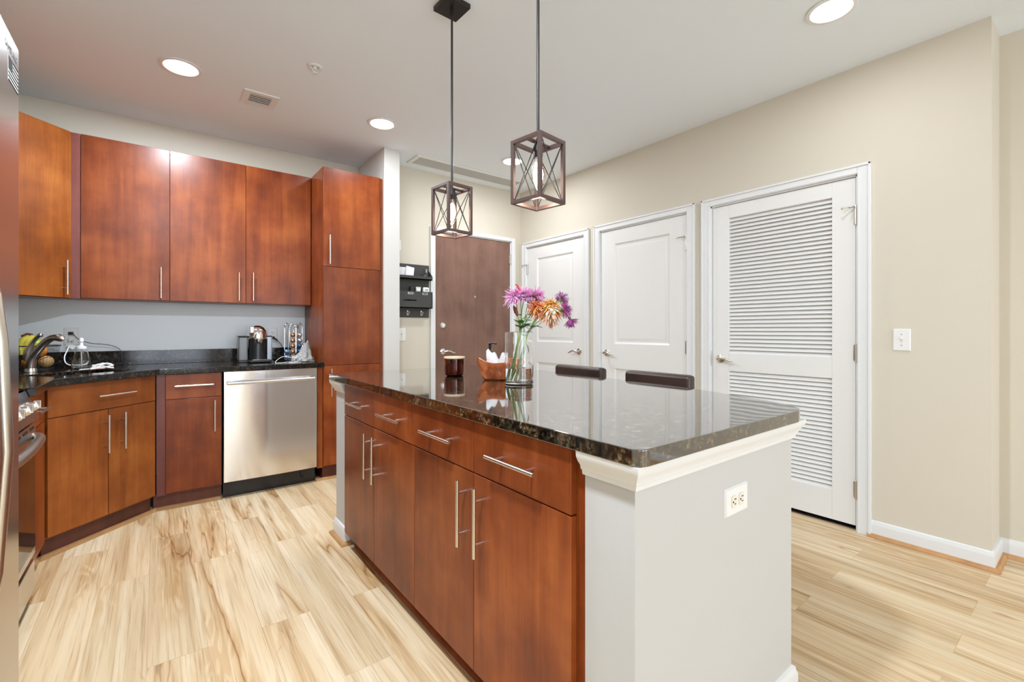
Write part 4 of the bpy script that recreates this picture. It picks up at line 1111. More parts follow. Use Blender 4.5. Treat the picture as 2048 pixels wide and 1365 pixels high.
def flower(label, head, axis, r, mats, n, spread, droop, wid, base, seedv, bend=(0, 0, 0), wide=False, curl=0.15, leafs=()):
    """base: where the stem stands in the vase"""
    head = Vector(head); base = Vector(base)
    t = thing('chrysanthemum', label, 'flower', base, 0, 'flowers in the vase')
    rj = random.Random(seedv + 500)
    hd = Vector((head.x - 1.39, head.y - 1.60)); ra = math.atan2(hd.y, hd.x)
    rim_ = Vector((1.336 + cos(ra) * 0.019 + rj.uniform(-0.003, 0.003), 1.641 + sin(ra) * 0.019, WT + 0.238))
    mid = rim_.lerp(head, 0.55) + Vector(bend) * 0.5
    neck = head - Vector(axis).normalized() * 0.012
    cv = catmull([base, base.lerp(rim_, 0.5), rim_, mid, neck], 5)
    MB().tube(cv, 0.0022, 7).build('stem', 'green', t)
    k = 0
    for (mt, frac, rr, sp) in mats:
        bloom_mesh(head, axis, r * rr, int(n * frac), spread * sp, droop, wid, seedv + k, wide, curl).build('petals', mt, t); k += 1
    MB().lathe([(0.0, -0.014), (0.005, -0.012), (0.008, -0.004), (0.004, 0.002), (0, 0.003)], (0, 0, 0), 10).build('calyx', 'leaf', t, local=True).matrix_local = Matrix.Translation(head - base) @ Vector((0, 0, 1)).rotation_difference(Vector(axis).normalized()).to_matrix().to_4x4()
    for (q, dx, dy, dz, s_) in leafs:
        p = cv[int(q * (len(cv) - 1))]
        lf = MB(); d = Vector((dx, dy, dz)).normalized(); sd = d.cross(Vector((0.3, 0.2, 1))).normalized()
        out = []
        for m_ in range(9):
            u = m_ / 8; wv_ = s_ * 0.42 * sin(pi * u) ** 0.7 * (1 + 0.45 * sin(u * 15))
            out.append((p + d * s_ * u + Vector((0, 0, -0.25 * s_ * u * u)), max(wv_, 0.0006)))
        lf.tube([o_[0] for o_ in out], 0.01, 8, [o_[1] for o_ in out], 0.12)
        lf.build('leaf', 'leaf', t)
    return t


VB = Vector((1.317, 1.654, WT + 0.0145))
def vb(a, r): return VB + Vector((cos(a) * r, sin(a) * r, 0.002))


flower('pale pink spidery chrysanthemum leaning out over the brown entry door', (1.303, 1.664, 1.316), (-0.45, -0.05, 0.85), 0.062, [('pinkpale', 0.55, 1.0, 1.0), ('pink', 0.3, 0.95, 1.1), ('magenta', 0.15, 0.6, 0.9)], 240, 108, 0.18, 0.0013, vb(2.2, 0.042), 11, leafs=((0.62, -0.4, 0.2, 0.5, 0.04), (0.55, 0.5, -0.3, 0.2, 0.045)))
flower('deep pink chrysanthemum at the top of the bunch behind the pale pink one', (1.345, 1.655, 1.322), (0.1, 0.2, 0.95), 0.054, [('pink', 0.5, 1.0, 1.0), ('pinkpale', 0.3, 0.95, 1.0), ('magenta', 0.2, 0.7, 1.2)], 200, 105, 0.15, 0.0013, vb(2.5, 0.046), 12, leafs=((0.66, 0.5, -0.2, 0.3, 0.045), (0.60, -0.3, -0.5, 0.4, 0.048), (0.74, -0.5, 0.0, 0.2, 0.036)))
flower('pink chrysanthemum with lilac tips on the door side of the topmost pair', (1.374, 1.608, 1.318), (0.45, -0.15, 0.85), 0.052, [('pinkpale', 0.4, 1.0, 1.0), ('pink', 0.4, 1.0, 1.0), ('magenta', 0.2, 0.7, 1.1)], 200, 100, 0.1, 0.0013, vb(2.8, 0.044), 13, leafs=((0.62, 0.5, -0.4, -0.1, 0.05), (0.56, 0.2, -0.6, 0.4, 0.05)))
flower('small lilac chrysanthemum tucked below the pink ones', (1.350, 1.618, 1.288), (0.1, -0.8, 0.1), 0.032, [('pinkpale', 0.6, 1.0, 1.0), ('purple', 0.4, 0.9, 1.1)], 100, 90, 0.1, 0.0012, vb(3.1, 0.042), 14, leafs=((0.75, 0.3, -0.4, 0.2, 0.045),))
flower('rust and yellow chrysanthemum beside the lilac one', (1.374, 1.602, 1.268), (0.0, -0.75, 0.15), 0.050, [('orange_p', 0.45, 1.0, 1.0), ('rust', 0.35, 0.9, 1.1), ('yellow', 0.2, 1.0, 0.9)], 190, 105, 0.30, 0.0018, vb(3.3, 0.048), 15, curl=0.3, leafs=((0.7, -0.4, -0.3, 0.1, 0.046), (0.62, 0.3, -0.6, 0.3, 0.05), (0.55, -0.6, 0.1, 0.5, 0.045)))
flower('big golden yellow chrysanthemum crowning the orange bloom', (1.434, 1.568, 1.276), (0.15, -0.25, 0.8), 0.056, [('yellow', 0.7, 1.0, 1.0), ('orange_p', 0.3, 1.0, 1.2)], 240, 108, 0.40, 0.0021, vb(2.0, 0.03), 16, (-0.02, 0.01, 0.02), True, 0.3)
flower('wilting peach orange chrysanthemum with cream petals hanging down', (1.424, 1.560, 1.262), (-0.1, -0.45, 0.25), 0.060, [('orange_p', 0.3, 0.95, 1.1), ('peach', 0.45, 1.0, 1.25)], 220, 108, 0.62, 0.0024, vb(2.6, 0.028), 17, (-0.02, 0.01, 0.01), True, 0.3, leafs=((0.6, 0.5, -0.4, 0.0, 0.05),))
bloom_mesh((1.420, 1.545, 1.256), (-0.05, -0.6, -0.15), 0.042, 26, 75, 0.55, 0.0058, 77, True, 0.15).build('outer_petals', 'cream', bpy.data.objects['chrysanthemum.006'])
flower('purple chrysanthemum peeking out above the golden one', (1.476, 1.545, 1.305), (0.55, 0.0, 0.6), 0.042, [('purple', 0.7, 1.0, 1.0), ('pinkpale', 0.3, 0.9, 1.0)], 140, 95, 0.1, 0.0013, vb(3.0, 0.02), 18, (-0.02, 0.0, 0.03))
flower('purple chrysanthemum facing the white door beside the golden one', (1.480, 1.530, 1.258), (0.85, -0.1, 0.15), 0.042, [('purple', 0.6, 1.0, 1.0), ('magenta', 0.4, 0.95, 1.0)], 140, 90, 0.25, 0.0013, vb(3.6, 0.03), 19, (-0.03, 0.01, 0.02))
flower('purple chrysanthemum drooping lowest on a bent stem', (1.503, 1.512, 1.212), (0.35, -0.2, -0.85), 0.046, [('purple', 0.75, 1.0, 1.0), ('magenta', 0.25, 0.9, 1.0)], 120, 68, 0.0, 0.0016, vb(4.0, 0.035), 20, (-0.03, 0.02, 0.14), True, 0.1)
# dried bud and a red petal
t = thing('dried_bud', 'dark red dried bud on a thin stem beside the pink flowers', 'flower', vb(2.5, 0.05))
hb = Vector((1.309, 1.655, 1.225))
MB().tube(catmull([vb(2.5, 0.05), Vector((1.300, 1.660, 1.06)), Vector((1.322, 1.646, 1.15)), hb], 5), 0.0017, 6).build('stem', 'green', t)
MB().tube([hb, hb + Vector((-0.006, 0.004, 0.018)), hb + Vector((-0.012, 0.006, 0.036)), hb + Vector((-0.016, 0.01, 0.048))], 0.01, 10, [0.004, 0.0095, 0.0085, 0.003]).build('bud_head', 'brownbud', t)
t = thing('red_petal_spray', 'single upright red petal sticking out of the pink flowers', 'flower', vb(2.9, 0.03))
MB().tube(catmull([vb(2.9, 0.03), Vector((1.312, 1.655, 1.10)), Vector((1.325, 1.650, 1.22)), Vector((1.322, 1.652, 1.335))], 5), 0.0015, 6).build('stem', 'green', t)
MB().tube([(1.322, 1.652, 1.335), (1.316, 1.655, 1.352), (1.309, 1.660, 1.368), (1.302, 1.664, 1.370)], 0.008, 8, [0.005, 0.0085, 0.008, 0.004], 0.3).build('petal', 'red_p', t)
t = thing('leafy_sprig', 'thin green sprig with small leaves leaning low towards the door', 'flower', vb(5.9, 0.03))
sp_ = catmull([vb(5.9, 0.03), Vector((1.315, 1.652, 1.06)), Vector((1.345, 1.632, 1.150)), Vector((1.380, 1.606, 1.180)), Vector((1.440, 1.565, 1.225))], 5)
MB().tube(sp_, 0.0014, 6).build('stem', 'green', t)
for k, (q, s_) in enumerate(((11, 0.028), (12, 0.022), (14, 0.018), (10, 0.034), (9, 0.03))):
    d = Vector((cos(k * 2.1), sin(k * 2.1), 0.35)).normalized(); p = sp_[q]
    MB().tube([p, p + d * s_ * 0.4, p + d * s_ * 0.8, p + d * s_], 0.01, 7, [0.001, s_ * 0.3, s_ * 0.24, 0.0008], 0.15).build('leaf', 'leaf', t)
t = thing('leafy_sprig', 'wet green leaf on a stem showing through the vase glass', 'flower', vb(0.9, 0.035))
sp_ = catmull([vb(0.9, 0.035), Vector((1.338, 1.650, 1.02)), Vector((1.338, 1.640, 1.13)), Vector((1.330, 1.650, 1.215))], 5)
MB().tube(sp_, 0.0018, 6).build('stem', 'green', t)
p = Vector((1.340, 1.632, 1.10)); MB().tube([p, p + Vector((0.006, -0.005, -0.014)), p + Vector((0.010, -0.008, -0.034)), p + Vector((0.006, -0.006, -0.046))], 0.01, 9, [0.003, 0.015, 0.014, 0.003], 0.15).build('leaf', 'leaf', t)
for k in range(3):
    p = sp_[10 + k * 2]; d = Vector((cos(1 + k * 2.4), sin(1 + k * 2.4), 0.4)).normalized()
    MB().tube([p, p + d * 0.016, p + d * 0.032, p + d * 0.042], 0.01, 7, [0.001, 0.012, 0.010, 0.001], 0.15).build('leaf', 'leaf', t)

# ------------------------------------------------------------------ things on the back counter
# faucet
t = thing('kitchen_faucet', 'brushed nickel faucet with an angled spout at the corner sink', 'faucet', (-0.590, 3.862, WT))
F0 = Vector((-0.590, 3.862, WT))
MB().lathe([(0.0, 0.0), (0.030, 0.0), (0.030, 0.006), (0.024, 0.022), (0, 0.022)], (0, 0, 0.0006), 24).build('base_ring', 'faucet', t, local=True)
ax = Vector((0.66, -0.48, 0)) ; ax = ax.normalized()
sp_ = catmull([F0 + Vector((0, 0, 0.02)), F0 + ax * 0.012 + Vector((0, 0, 0.085)), F0 + ax * 0.060 + Vector((0, 0, 0.150)), F0 + ax * 0.105 + Vector((0, 0, 0.192)), F0 + ax * 0.135 + Vector((0, 0, 0.203))], 5)
MB().tube(sp_, 0.018, 16, [0.022 - 0.004 * k / (len(sp_) - 1) for k in range(len(sp_))]).build('spout', 'faucet', t)
MB().tube([sp_[-1], F0 + ax * 0.160 + Vector((0, 0, 0.203)), F0 + ax * 0.180 + Vector((0, 0, 0.196)), F0 + ax * 0.190 + Vector((0, 0, 0.190))], 0.02, 16, [0.018, 0.022, 0.018, 0.006]).build('spray_head', 'faucet', t)
L0 = F0 + Vector((-0.012, 0.010, 0.10))
MB().tube(catmull([L0 + Vector((-0.006, 0.006, -0.03)), L0 + Vector((0.0, 0, 0.02)), L0 + Vector((0.022, -0.016, 0.075)), L0 + Vector((0.048, -0.036, 0.112)), L0 + Vector((0.066, -0.05, 0.118))], 5), 0.012, 12, [0.020] * 5 + [0.019, 0.017, 0.015, 0.013, 0.011] + [0.010] * 5 + [0.010, 0.011, 0.012, 0.012, 0.010, 0.006]).build('lever', 'faucet', t)

# fruit basket
FB = Vector((-0.600, 4.112, WT))
t = thing('mesh_fruit_basket', 'black wire mesh fruit basket behind the faucet', 'basket', FB)
b = bmesh.new(); SEG, RN = 44, 14; rings = []
for j in range(RN + 1):
    q = j / RN; rr = 0.070 + 0.032 * q ** 0.6; ring = []
    for k in range(SEG):
        a = 2 * pi * k / SEG; sq = (abs(cos(a)) ** 4 + abs(sin(a)) ** 4) ** -0.25
        ring.append(b.verts.new((rr * sq * cos(a), rr * sq * sin(a), 0.004 + 0.142 * q)))
    rings.append(ring)
for A, B in zip(rings[:-1], rings[1:]):
    for k in range(SEG): b.faces.new((A[k], A[(k + 1) % SEG], B[(k + 1) % SEG], B[k]))
bmesh.ops.wireframe(b, faces=b.faces[:], thickness=0.0016, use_replace=True, use_even_offset=False)
mb = MB(); mb.bm.free(); mb.bm = b; mb.build('mesh_wall', 'black_matte', t, local=True, smooth=False)
rp = []
for k in range(SEG + 1):
    a = 2 * pi * k / SEG; sq = (abs(cos(a)) ** 4 + abs(sin(a)) ** 4) ** -0.25
    rp.append((0.102 * sq * cos(a), 0.102 * sq * sin(a), 0.148))
MB().tube(rp, 0.004, 8).build('rim', 'black_matte', t, local=True)
bp_ = [(x * 0.69, y * 0.69) for (x, y, z) in rp[:-1]]
MB().prism(bp_, 0.0005, 0.006, 0.001).build('bottom', 'black_matte', t, local=True)
def fruit(name, label, c, r, mat, sc=(1, 1, 1), group='fruit in the wire basket', cat='fruit'):
    t = thing(name, label, cat, c, 0, group)
    MB().sphere((0, 0, 0), r, sc, 24, 16).build('fruit_skin', mat, t, local=True)
    MB().cyl((0, 0, r * sc[2] * 0.97), (0, 0, r * sc[2] * 1.04), 0.0035, seg=8).build('stem_end', 'brownbud', t, local=True)
fruit('orange', 'bright orange fruit at the top of the wire basket', FB + Vector((0.018, -0.040, 0.118)), 0.036, 'orange')
fruit('orange', 'tan orange fruit pressed against the mesh of the wire basket', FB + Vector((0.045, -0.034, 0.049)), 0.037, 'tan_fruit')
fruit('orange', 'orange fruit deep in the wire basket behind the faucet spout', FB + Vector((-0.030, -0.030, 0.045)), 0.036, 'orange')
fruit('lime', 'green fruit heaped above the basket rim', FB + Vector((-0.012, 0.026, 0.160)), 0.036, 'limegreen', (1.25, 1, 0.85))
t = thing('banana_bunch', 'spotted ripe bananas standing above the basket rim', 'fruit', FB + Vector((-0.06, -0.02, 0.10)))
for k in range(3):
    a = -0.5 + 0.4 * k
    P_ = [FB + Vector((-0.063 + 0.02 * k, -0.035 + 0.01 * k, 0.095)), FB + Vector((-0.068 + 0.022 * k, -0.032 + 0.01 * k, 0.15)), FB + Vector((-0.053 + 0.02 * k, -0.035 + 0.01 * k, 0.19)), FB + Vector((-0.033 + 0.016 * k, -0.022 + 0.008 * k, 0.213))]
    cv = catmull(P_, 4); MB().tube(cv, 0.012, 8, [0.006 + 0.010 * sin(pi * (i + 1.2) / (len(cv) + 1)) for i in range(len(cv))]).build('banana', 'banana', t)
MB().tube([FB + Vector((-0.062, -0.026, 0.208)), FB + Vector((-0.042, -0.012, 0.222)), FB + Vector((-0.020, 0.0, 0.216))], 0.008, 8).build('stalk', 'brownbud', t)

# clear soap bottle
t = thing('soap_bottle', 'clear conical soap bottle with a frosted pump by the outlet', 'bottle', (-0.386, 4.010, WT))
MB().lathe([(0.0, 0.0), (0.048, 0.0), (0.052, 0.004), (0.050, 0.02), (0.030, 0.115), (0.026, 0.128), (0.0245, 0.126), (0.0285, 0.113), (0.0475, 0.021), (0.045, 0.006), (0.0, 0.004)], (0, 0, 0.0004), 36).build('bottle_body', 'glass', t, local=True)
MB().lathe([(0.0, 0.0050), (0.0445, 0.0065), (0.0472, 0.021), (0.041, 0.050), (0, 0.050)], (0, 0, 0.0004), 32).build('liquid', 'water', t, local=True)
MB().lathe([(0.0, 0.124), (0.026, 0.124), (0.026, 0.142), (0.010, 0.146), (0.008, 0.170), (0.012, 0.174), (0.010, 0.196), (0, 0.198)], (0, 0, 0), 24).cyl((0, 0, 0.02), (0, 0, 0.13), 0.003, seg=8).build('pump', 'paper', t, local=True)

# plugs and cords at the sink outlet
t = thing('black_power_cord', 'thin black cord arcing from the plug in the sink outlet', 'cord', (-0.461, YB - 0.02, 1.139))
MB().box((-0.474, YB - 0.034, 1.130), (-0.448, YB - 0.0095, 1.150), 0.004).build('plug', 'black', t)
MB().tube(catmull([(-0.450, YB - 0.03, 1.137), (-0.42, YB - 0.05, 1.10), (-0.36, YB - 0.05, 1.072), (-0.30, YB - 0.045, 1.064), (-0.245, YB - 0.04, 1.05), (-0.205, YB - 0.035, 1.015), (-0.195, YB - 0.06, 0.935), (-0.20, YB - 0.09, 0.9165)], 6), 0.0022, 8).build('cable', 'black', t)
t = thing('white_charger_cord', 'white charger cable drooping from the outlet with a paper tag', 'cord', (-0.461, YB - 0.02, 1.099))
MB().box((-0.473, YB - 0.040, 1.088), (-0.449, YB - 0.0095, 1.110), 0.005).build('plug', 'white', t)
MB().tube(catmull([(-0.463, YB - 0.035, 1.092), (-0.470, YB - 0.06, 1.04), (-0.484, YB - 0.09, 0.985), (-0.472, YB - 0.13, 0.945), (-0.44, YB - 0.13, 0.928), (-0.385, YB - 0.15, 0.9185), (-0.30, YB - 0.22, 0.9178), (-0.29, YB - 0.30, 0.9178), (-0.32, YB - 0.36, 0.9178), (-0.38, YB - 0.42, 0.9178)], 6), 0.0034, 8).build('cable', 'white', t)
MB().box((-0.028, -0.0005, -0.014), (0.020, 0.0005, 0.014), 0, 1, Matrix.Translation((-0.455, YB - 0.055, 1.055)) @ Matrix.Rotation(R(35), 4, 'Y') @ Matrix.Rotation(R(-20), 4, 'Z')).build('paper_tag', 'paper', t)
cc = Vector((-0.275, 3.88, WT))
t = thing('coiled_charging_cable', 'knotted white charging cable lying at the worktop corner edge', 'cable', cc)
pts = []
for k in range(40):
    a = k * 0.62; rr = 0.028 + 0.008 * sin(k * 1.3)
    pts.append((rr * cos(a) * 1.5, rr * sin(a) * 0.8, 0.006 + 0.0009 * k * (0.5 + 0.5 * sin(k))))
MB().tube(pts, 0.004, 8).build('coil', 'white', t, local=True)
MB().tube([(-0.055, -0.035, 0.006), (-0.02, -0.02, 0.01), (0.0, 0.0, 0.035), (0.035, 0.01, 0.03), (0.05, 0.0, 0.02)], 0.007, 10).build('wrap', 'white', t, local=True)

# coffee machine
CMx, CMy = 0.614, 4.035
t = thing('coffee_machine', 'black and chrome dome-topped coffee machine on the counter', 'coffee maker', (CMx, CMy, WT))
MB().lathe([(0.0, 0.010), (0.060, 0.010), (0.060, 0.178), (0.0, 0.178)], (0, 0, 0), 36).build('brew_column', 'black', t, local=True)
MB().lathe([(0.0, 0.178), (0.068, 0.178), (0.070, 0.186), (0.070, 0.215), (0.063, 0.245), (0.046, 0.268), (0.022, 0.281), (0.0, 0.284)], (0, 0, 0), 40).build('chrome_dome', 'chrome', t, local=True)
MB().box((-0.062, -0.072, 0.222), (-0.030, -0.030, 0.276), 0.008, 2, Matrix.Translation((0, 0, 0.0)) ).build('lever_latch', 'chrome', t, local=True)
MB().lathe([(0.0, 0.145), (0.020, 0.145), (0.027, 0.160), (0.030, 0.180), (0, 0.180)], (0, -0.060, 0), 24).build('coffee_spout', 'chrome', t, local=True)
MB().box((-0.128, -0.02, 0.012), (-0.066, 0.085, 0.196), 0.012).build('water_tank', 'smoke', t, local=True)
MB().box((-0.132, -0.024, 0.196), (-0.064, 0.089, 0.203), 0.003).build('tank_lid', 'black', t, local=True)
MB().box((0.062, -0.03, 0.012), (0.098, 0.085, 0.196), 0.006).build('side_housing', 'grey_mid', t, local=True)
MB().box((0.060, -0.03, 0.196), (0.098, 0.085, 0.203), 0.003).build('side_lid', 'black', t, local=True)
MB().box((-0.128, -0.02, 0.0004), (0.098, 0.085, 0.014), 0.003).box((-0.068, -0.125, 0.0004), (0.078, -0.015, 0.022), 0.008).build('drip_base', 'black', t, local=True)
MB().box((-0.05, -0.118, 0.0215), (0.05, -0.04, 0.0245)).build('cup_grid', 'chrome', t, local=True)
t = thing('coffee_power_cord', 'black cord with a slanting plug behind the coffee machine', 'cord', (0.762, YB - 0.02, 1.10))
MB().cyl((0.762, YB - 0.0095, 1.1005), (0.762, YB - 0.035, 1.1005), 0.011, seg=16).tube([(0.762, YB - 0.034, 1.10), (0.776, YB - 0.05, 1.088), (0.790, YB - 0.06, 1.075)], 0.006, 10).build('plug', 'black', t)
MB().tube(catmull([(0.790, YB - 0.06, 1.075), (0.82, YB - 0.07, 1.03), (0.83, YB - 0.06, 0.97), (0.80, YB - 0.08, 0.922), (0.745, YB - 0.14, 0.9185)], 5), 0.003, 8).build('cable', 'black', t)

# pod carousel
PCx, PCy = 0.878, 4.055
t = thing('pod_carousel', 'chrome wire carousel rack for coffee pods', 'rack', (PCx, PCy, WT))
b = MB()
b.lathe([(0.0, 0.0004), (0.055, 0.0004), (0.058, 0.004), (0.055, 0.008), (0, 0.008)], (0, 0, 0), 32)
b.cyl((0, 0, 0.006), (0, 0, 0.25), 0.004, seg=10)
for k in range(6):
    a = 2 * pi * k / 6 + 0.22
    for s_ in (-0.36, 0.36):
        b.tube([(0.020 * cos(a + s_), 0.020 * sin(a + s_), 0.008), (0.066 * cos(a + s_), 0.066 * sin(a + s_), 0.012), (0.066 * cos(a + s_), 0.066 * sin(a + s_), 0.268)], 0.0017, 7)
    lp = [(0.066 * cos(a - 0.36), 0.066 * sin(a - 0.36), 0.268), (0.062 * cos(a - 0.26), 0.062 * sin(a - 0.26), 0.292), (0.058 * cos(a), 0.058 * sin(a), 0.305), (0.062 * cos(a + 0.26), 0.062 * sin(a + 0.26), 0.292), (0.066 * cos(a + 0.36), 0.066 * sin(a + 0.36), 0.268)]
    b.tube(catmull(lp, 4), 0.0017, 7)
b.build('wire_frame', 'chrome', t, local=True)
pm = {}
def pod(label, mat, k, lev, group):
    a = 2 * pi * k / 6 + 0.22; z = WT + 0.030 + lev * 0.0445
    dirv = Vector((cos(a), sin(a), 0))
    t = thing('coffee_pod', label, 'coffee pod', (PCx + dirv.x * 0.044, PCy + dirv.y * 0.044, z), a, group)
    rot = Matrix.Rotation(R(90), 4, 'Y')
    MB().lathe([(0.0, 0.030), (0.010, 0.028), (0.0165, 0.020), (0.0195, 0.008), (0.0200, 0.0), (0.0, 0.0)], (0, 0, 0), 22, rot).build('dome', mat, t, local=True)
    MB().lathe([(0.0, 0.0), (0.0216, 0.0), (0.0216, 0.0015), (0.0, 0.0018)], (-0.0016, 0, 0), 22, rot).build('rim', 'silver_pod', t, local=True)
KF = 4        # the column of the rack that faces the camera
for lev in range(5): pod('copper coffee pod in the front column of the wire rack', 'bronze_pod', KF, lev, 'copper pods stacked in the rack')
for lev in (1, 2): pod('dark blue coffee pod in the rack column beside the striped cloth', 'blue_pod', 5, lev, 'dark blue pods in the rack')
pod('pale blue coffee pod low in the rack column beside the coffee machine', 'paleblue_pod', 3, 0, None)
pod('blue grey coffee pod second from the bottom beside the coffee machine', 'paleblue_pod', 3, 1, None)
for lev in (3, 4): pod('silver coffee pod high in the wire rack', 'silver_pod', 5, lev, 'silver pods in the rack')
t = thing('coffee_pod', 'loose silver coffee pod lying across the top of the wire rack', 'coffee pod', (PCx + 0.012, PCy - 0.008, WT + 0.272), 0)
MB().lathe([(0.0, 0.026), (0.010, 0.025), (0.0185, 0.018), (0.0235, 0.006), (0.0245, 0.0), (0.0, 0.0)], (0, 0, 0), 22, Matrix.Rotation(R(35), 4, 'Y')).build('dome', 'silver_pod', t, local=True)

# striped pouch
SPx, SPy = 0.912, 3.880
t = thing('striped_cloth_bag', 'crumpled black and white striped cloth bag beside the pantry', 'bag', (SPx, SPy, WT))
b = bmesh.new(); bmesh.ops.create_icosphere(b, subdivisions=5, radius=1.0)
from mathutils import noise as mnoise
for v in b.verts:
    p = v.co.copy(); az = math.atan2(p.y, p.x)
    hgt = 0.062 * max(p.z, -0.02)
    pk = math.exp(-((((p.x - 0.22) / 0.44) ** 2 + (p.y / 0.60) ** 2) ** 2)) * 0.088 * (1 + 0.5 * mnoise.noise(p * 3.5 + Vector((3, 1, 0))))
    fold = 0.20 * mnoise.noise(p * 2.6) + 0.12 * mnoise.noise(p * 6.0)
    rr = 1 + fold + 0.04 * sin(7 * az)
    v.co = Vector((min(p.x * 0.080 * rr, 0.0955), p.y * 0.062 * rr, 0.0015 + max(0, hgt * rr + (pk if p.z > 0 else 0))))
mb = MB(); mb.bm.free(); mb.bm = b; mb.build('cloth', 'stripes', t, local=True, angle=80)
dsx = MB().tube(catmull([(-0.05, -0.03, 0.03), (-0.10, -0.05, 0.035), (-0.15, -0.04, 0.045), (-0.19, -0.06, 0.03), (-0.215, -0.08, 0.004), (-0.18, -0.10, 0.003), (-0.12, -0.085, 0.006), (-0.07, -0.06, 0.02)], 6), 0.0018, 7)
dsx.tube(catmull([(-0.04, -0.05, 0.02), (-0.08, -0.075, 0.003), (-0.13, -0.11, 0.003), (-0.10, -0.14, 0.003), (-0.05, -0.13, 0.003)], 6), 0.0018, 7)
for v in dsx.bm.verts: v.co.z = max(v.co.z, 0.0008)
dsx.build('drawstring', 'paper', t, local=True)

# ------------------------------------------------------------------ wall organizer at the entry
OX0, OX1, OY = 1.665, 2.059, YE
t = thing('wall_organizer', 'black wooden mail organizer with hooks beside the entry door', 'organizer', ((OX0 + OX1) / 2, OY, 1.28))
MB().box((OX0, OY - 0.012, 1.280), (OX1, OY - 0.0005, 1.778), 0.001).build('back_board', 'charcoal', t)
m = MB().box((OX0, OY - 0.085, 1.630), (OX1, OY - 0.012, 1.640)).box((OX0, OY - 0.085, 1.630), (OX1, OY - 0.077, 1.664))
for x in (OX0, OX1 - 0.008):
    m.prism([(0, 0), (0.085, 0), (0.085, 0.034), (0.03, 0.085), (0.012, 0.095), (0.012, 0.0)], x, x + 0.008, 0, Matrix(((0, 0, 1, 0), (-1, 0, 0, OY), (0, 1, 0, 1.630), (0, 0, 0, 1))))
m.build('upper_tray', 'charcoal', t)
m = MB().box((OX0, OY - 0.085, 1.365), (OX1, OY - 0.012, 1.373)).box((OX0, OY - 0.012, 1.365), (OX0 + 0.008, OY - 0.012 + 0.001, 1.52))
m.box((OX0, OY - 0.085, 1.365), (OX0 + 0.008, OY - 0.012, 1.52)).box((OX1 - 0.008, OY - 0.085, 1.365), (OX1, OY - 0.012, 1.52))
# front board with a slot
sx0, sx1 = 1.765, 1.895
m.box((OX0, OY - 0.085, 1.365), (OX1, OY - 0.077, 1.430)).box((OX0, OY - 0.085, 1.443), (OX1, OY - 0.077, 1.52)).box((OX0, OY - 0.085, 1.43), (sx0, OY - 0.077, 1.443)).box((sx1, OY - 0.085, 1.43), (OX1, OY - 0.077, 1.443))
m.build('letter_bin', 'charcoal', t)
for x in (1.835, 1.980):
    pr = [(0.028 * (1 if cos(q) > 0 else -1) * min(1, abs(cos(q)) * 1.3), 0.0095 * max(-1, min(1, sin(q) * 1.3))) for q in [2 * pi * k / 28 for k in range(28)]]
    hl = [(-0.018, -0.004), (0.018, -0.004), (0.018, 0.004), (-0.018, 0.004)]
    MB().prism(pr, 0, 0.002, 0, Matrix.Translation((x, OY - 0.085, 1.500)) @ Matrix.Rotation(R(90), 4, 'X'), [hl]).build('label_holder', 'chrome', t)
for x in (1.700, 1.838, 1.978):
    m = MB().box((x - 0.006, OY - 0.016, 1.300), (x + 0.006, OY - 0.012, 1.345), 0.001)
    m.tube([(x, OY - 0.015, 1.33), (x, OY - 0.040, 1.318), (x, OY - 0.046, 1.335)], 0.005, 8).tube([(x, OY - 0.015, 1.318), (x, OY - 0.030, 1.302), (x, OY - 0.036, 1.312)], 0.004, 8)
    m.build('hook', 'chrome', t)
t = thing('paper_packet', 'white paper packets leaning in the organizer top tray', 'papers', (1.80, OY - 0.05, 1.640))
MB().box((1.735, OY - 0.045, 1.641), (1.825, OY - 0.040, 1.74), 0, 1).build('packet', 'paper', t)
MB().box((-0.04, -0.003, 0.0), (0.04, 0.003, 0.10), 0, 1, Matrix.Translation((1.834, OY - 0.058, 1.650)) @ Matrix.Rotation(R(10), 4, 'Y') @ Matrix.Rotation(R(-8), 4, 'X')).build('packet', 'paper', t)
t = thing('small_bottle', 'little clear bottle with grey cap in the organizer top tray', 'bottle', (2.010, OY - 0.05, 1.640))
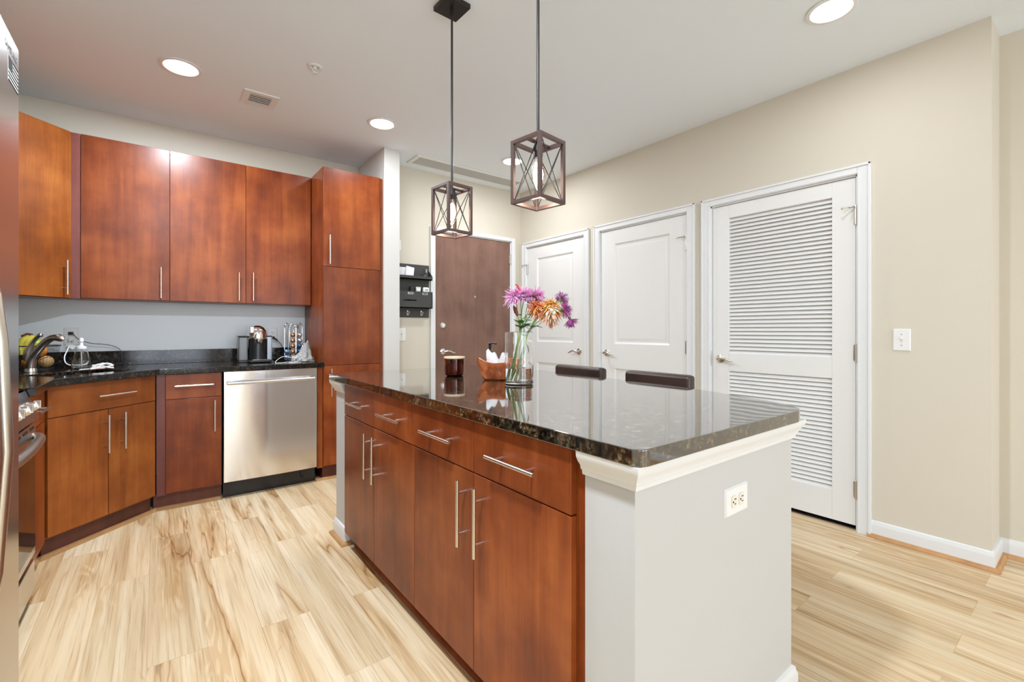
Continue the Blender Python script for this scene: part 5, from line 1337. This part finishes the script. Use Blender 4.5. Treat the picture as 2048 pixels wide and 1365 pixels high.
MB().lathe([(0.0, 0.001), (0.017, 0.001), (0.018, 0.05), (0.010, 0.062), (0, 0.064)], (0, 0, 0), 18).build('bottle_body', 'glass', t, local=True)
MB().lathe([(0.0, 0.062), (0.011, 0.062), (0.011, 0.098), (0, 0.099)], (0, 0, 0), 16).build('cap', 'grey_mid', t, local=True)
t = thing('cream_tube', 'pale green hand cream tube in the organizer bin', 'tube', (1.925, OY - 0.05, 1.374))
MB().prism([(-0.014, 0), (0.014, 0), (0.024, 0.19), (-0.024, 0.19)], -0.008, 0.008, 0.001, Matrix.Translation((1.925, OY - 0.055, 1.3745)) @ Matrix.Rotation(R(90), 4, 'X')).build('tube_body', 'label_green', t)
MB().box((1.905, OY - 0.066, 1.525), (1.945, OY - 0.0632, 1.55)).build('tube_label', 'paper', t)
t = thing('rounded_pack', 'white rounded pack with two dark marks in the organizer bin', 'pack', (2.005, OY - 0.05, 1.374))
MB().box((1.972, OY - 0.068, 1.3745), (2.036, OY - 0.040, 1.565), 0.013, 3).build('pack_body', 'paper', t)
MB().box((1.995, OY - 0.0695, 1.530), (2.003, OY - 0.0675, 1.548), 0.0005).box((2.012, OY - 0.0695, 1.530), (2.018, OY - 0.0675, 1.548), 0.0005).build('printed_mark', 'navy', t)
t = thing('small_case', 'black rounded case in the middle of the organizer bin', 'case', (1.875, OY - 0.04, 1.374))
MB().box((1.850, OY - 0.050, 1.3745), (1.900, OY - 0.018, 1.570), 0.014, 3).build('case_shell', 'black_matte', t)
t = thing('small_case', 'black case leaning in the organizer bin behind the wall end', 'case', (1.745, OY - 0.04, 1.374))
MB().box((-0.03, -0.014, 0.0), (0.03, 0.014, 0.21), 0.012, 3, Matrix.Translation((1.760, OY - 0.045, 1.378)) @ Matrix.Rotation(R(-8), 4, 'Y')).build('case_shell', 'black_matte', t)
o = MB().box((1.655, YE - 0.022, 1.89), (1.7715, YE - 0.0005, 1.99), 0.004).build('wall_device', 'white', at=(1.71, YE, 1.89))
tag(o, 'small white device on the entry wall above the black organizer', 'wall device')
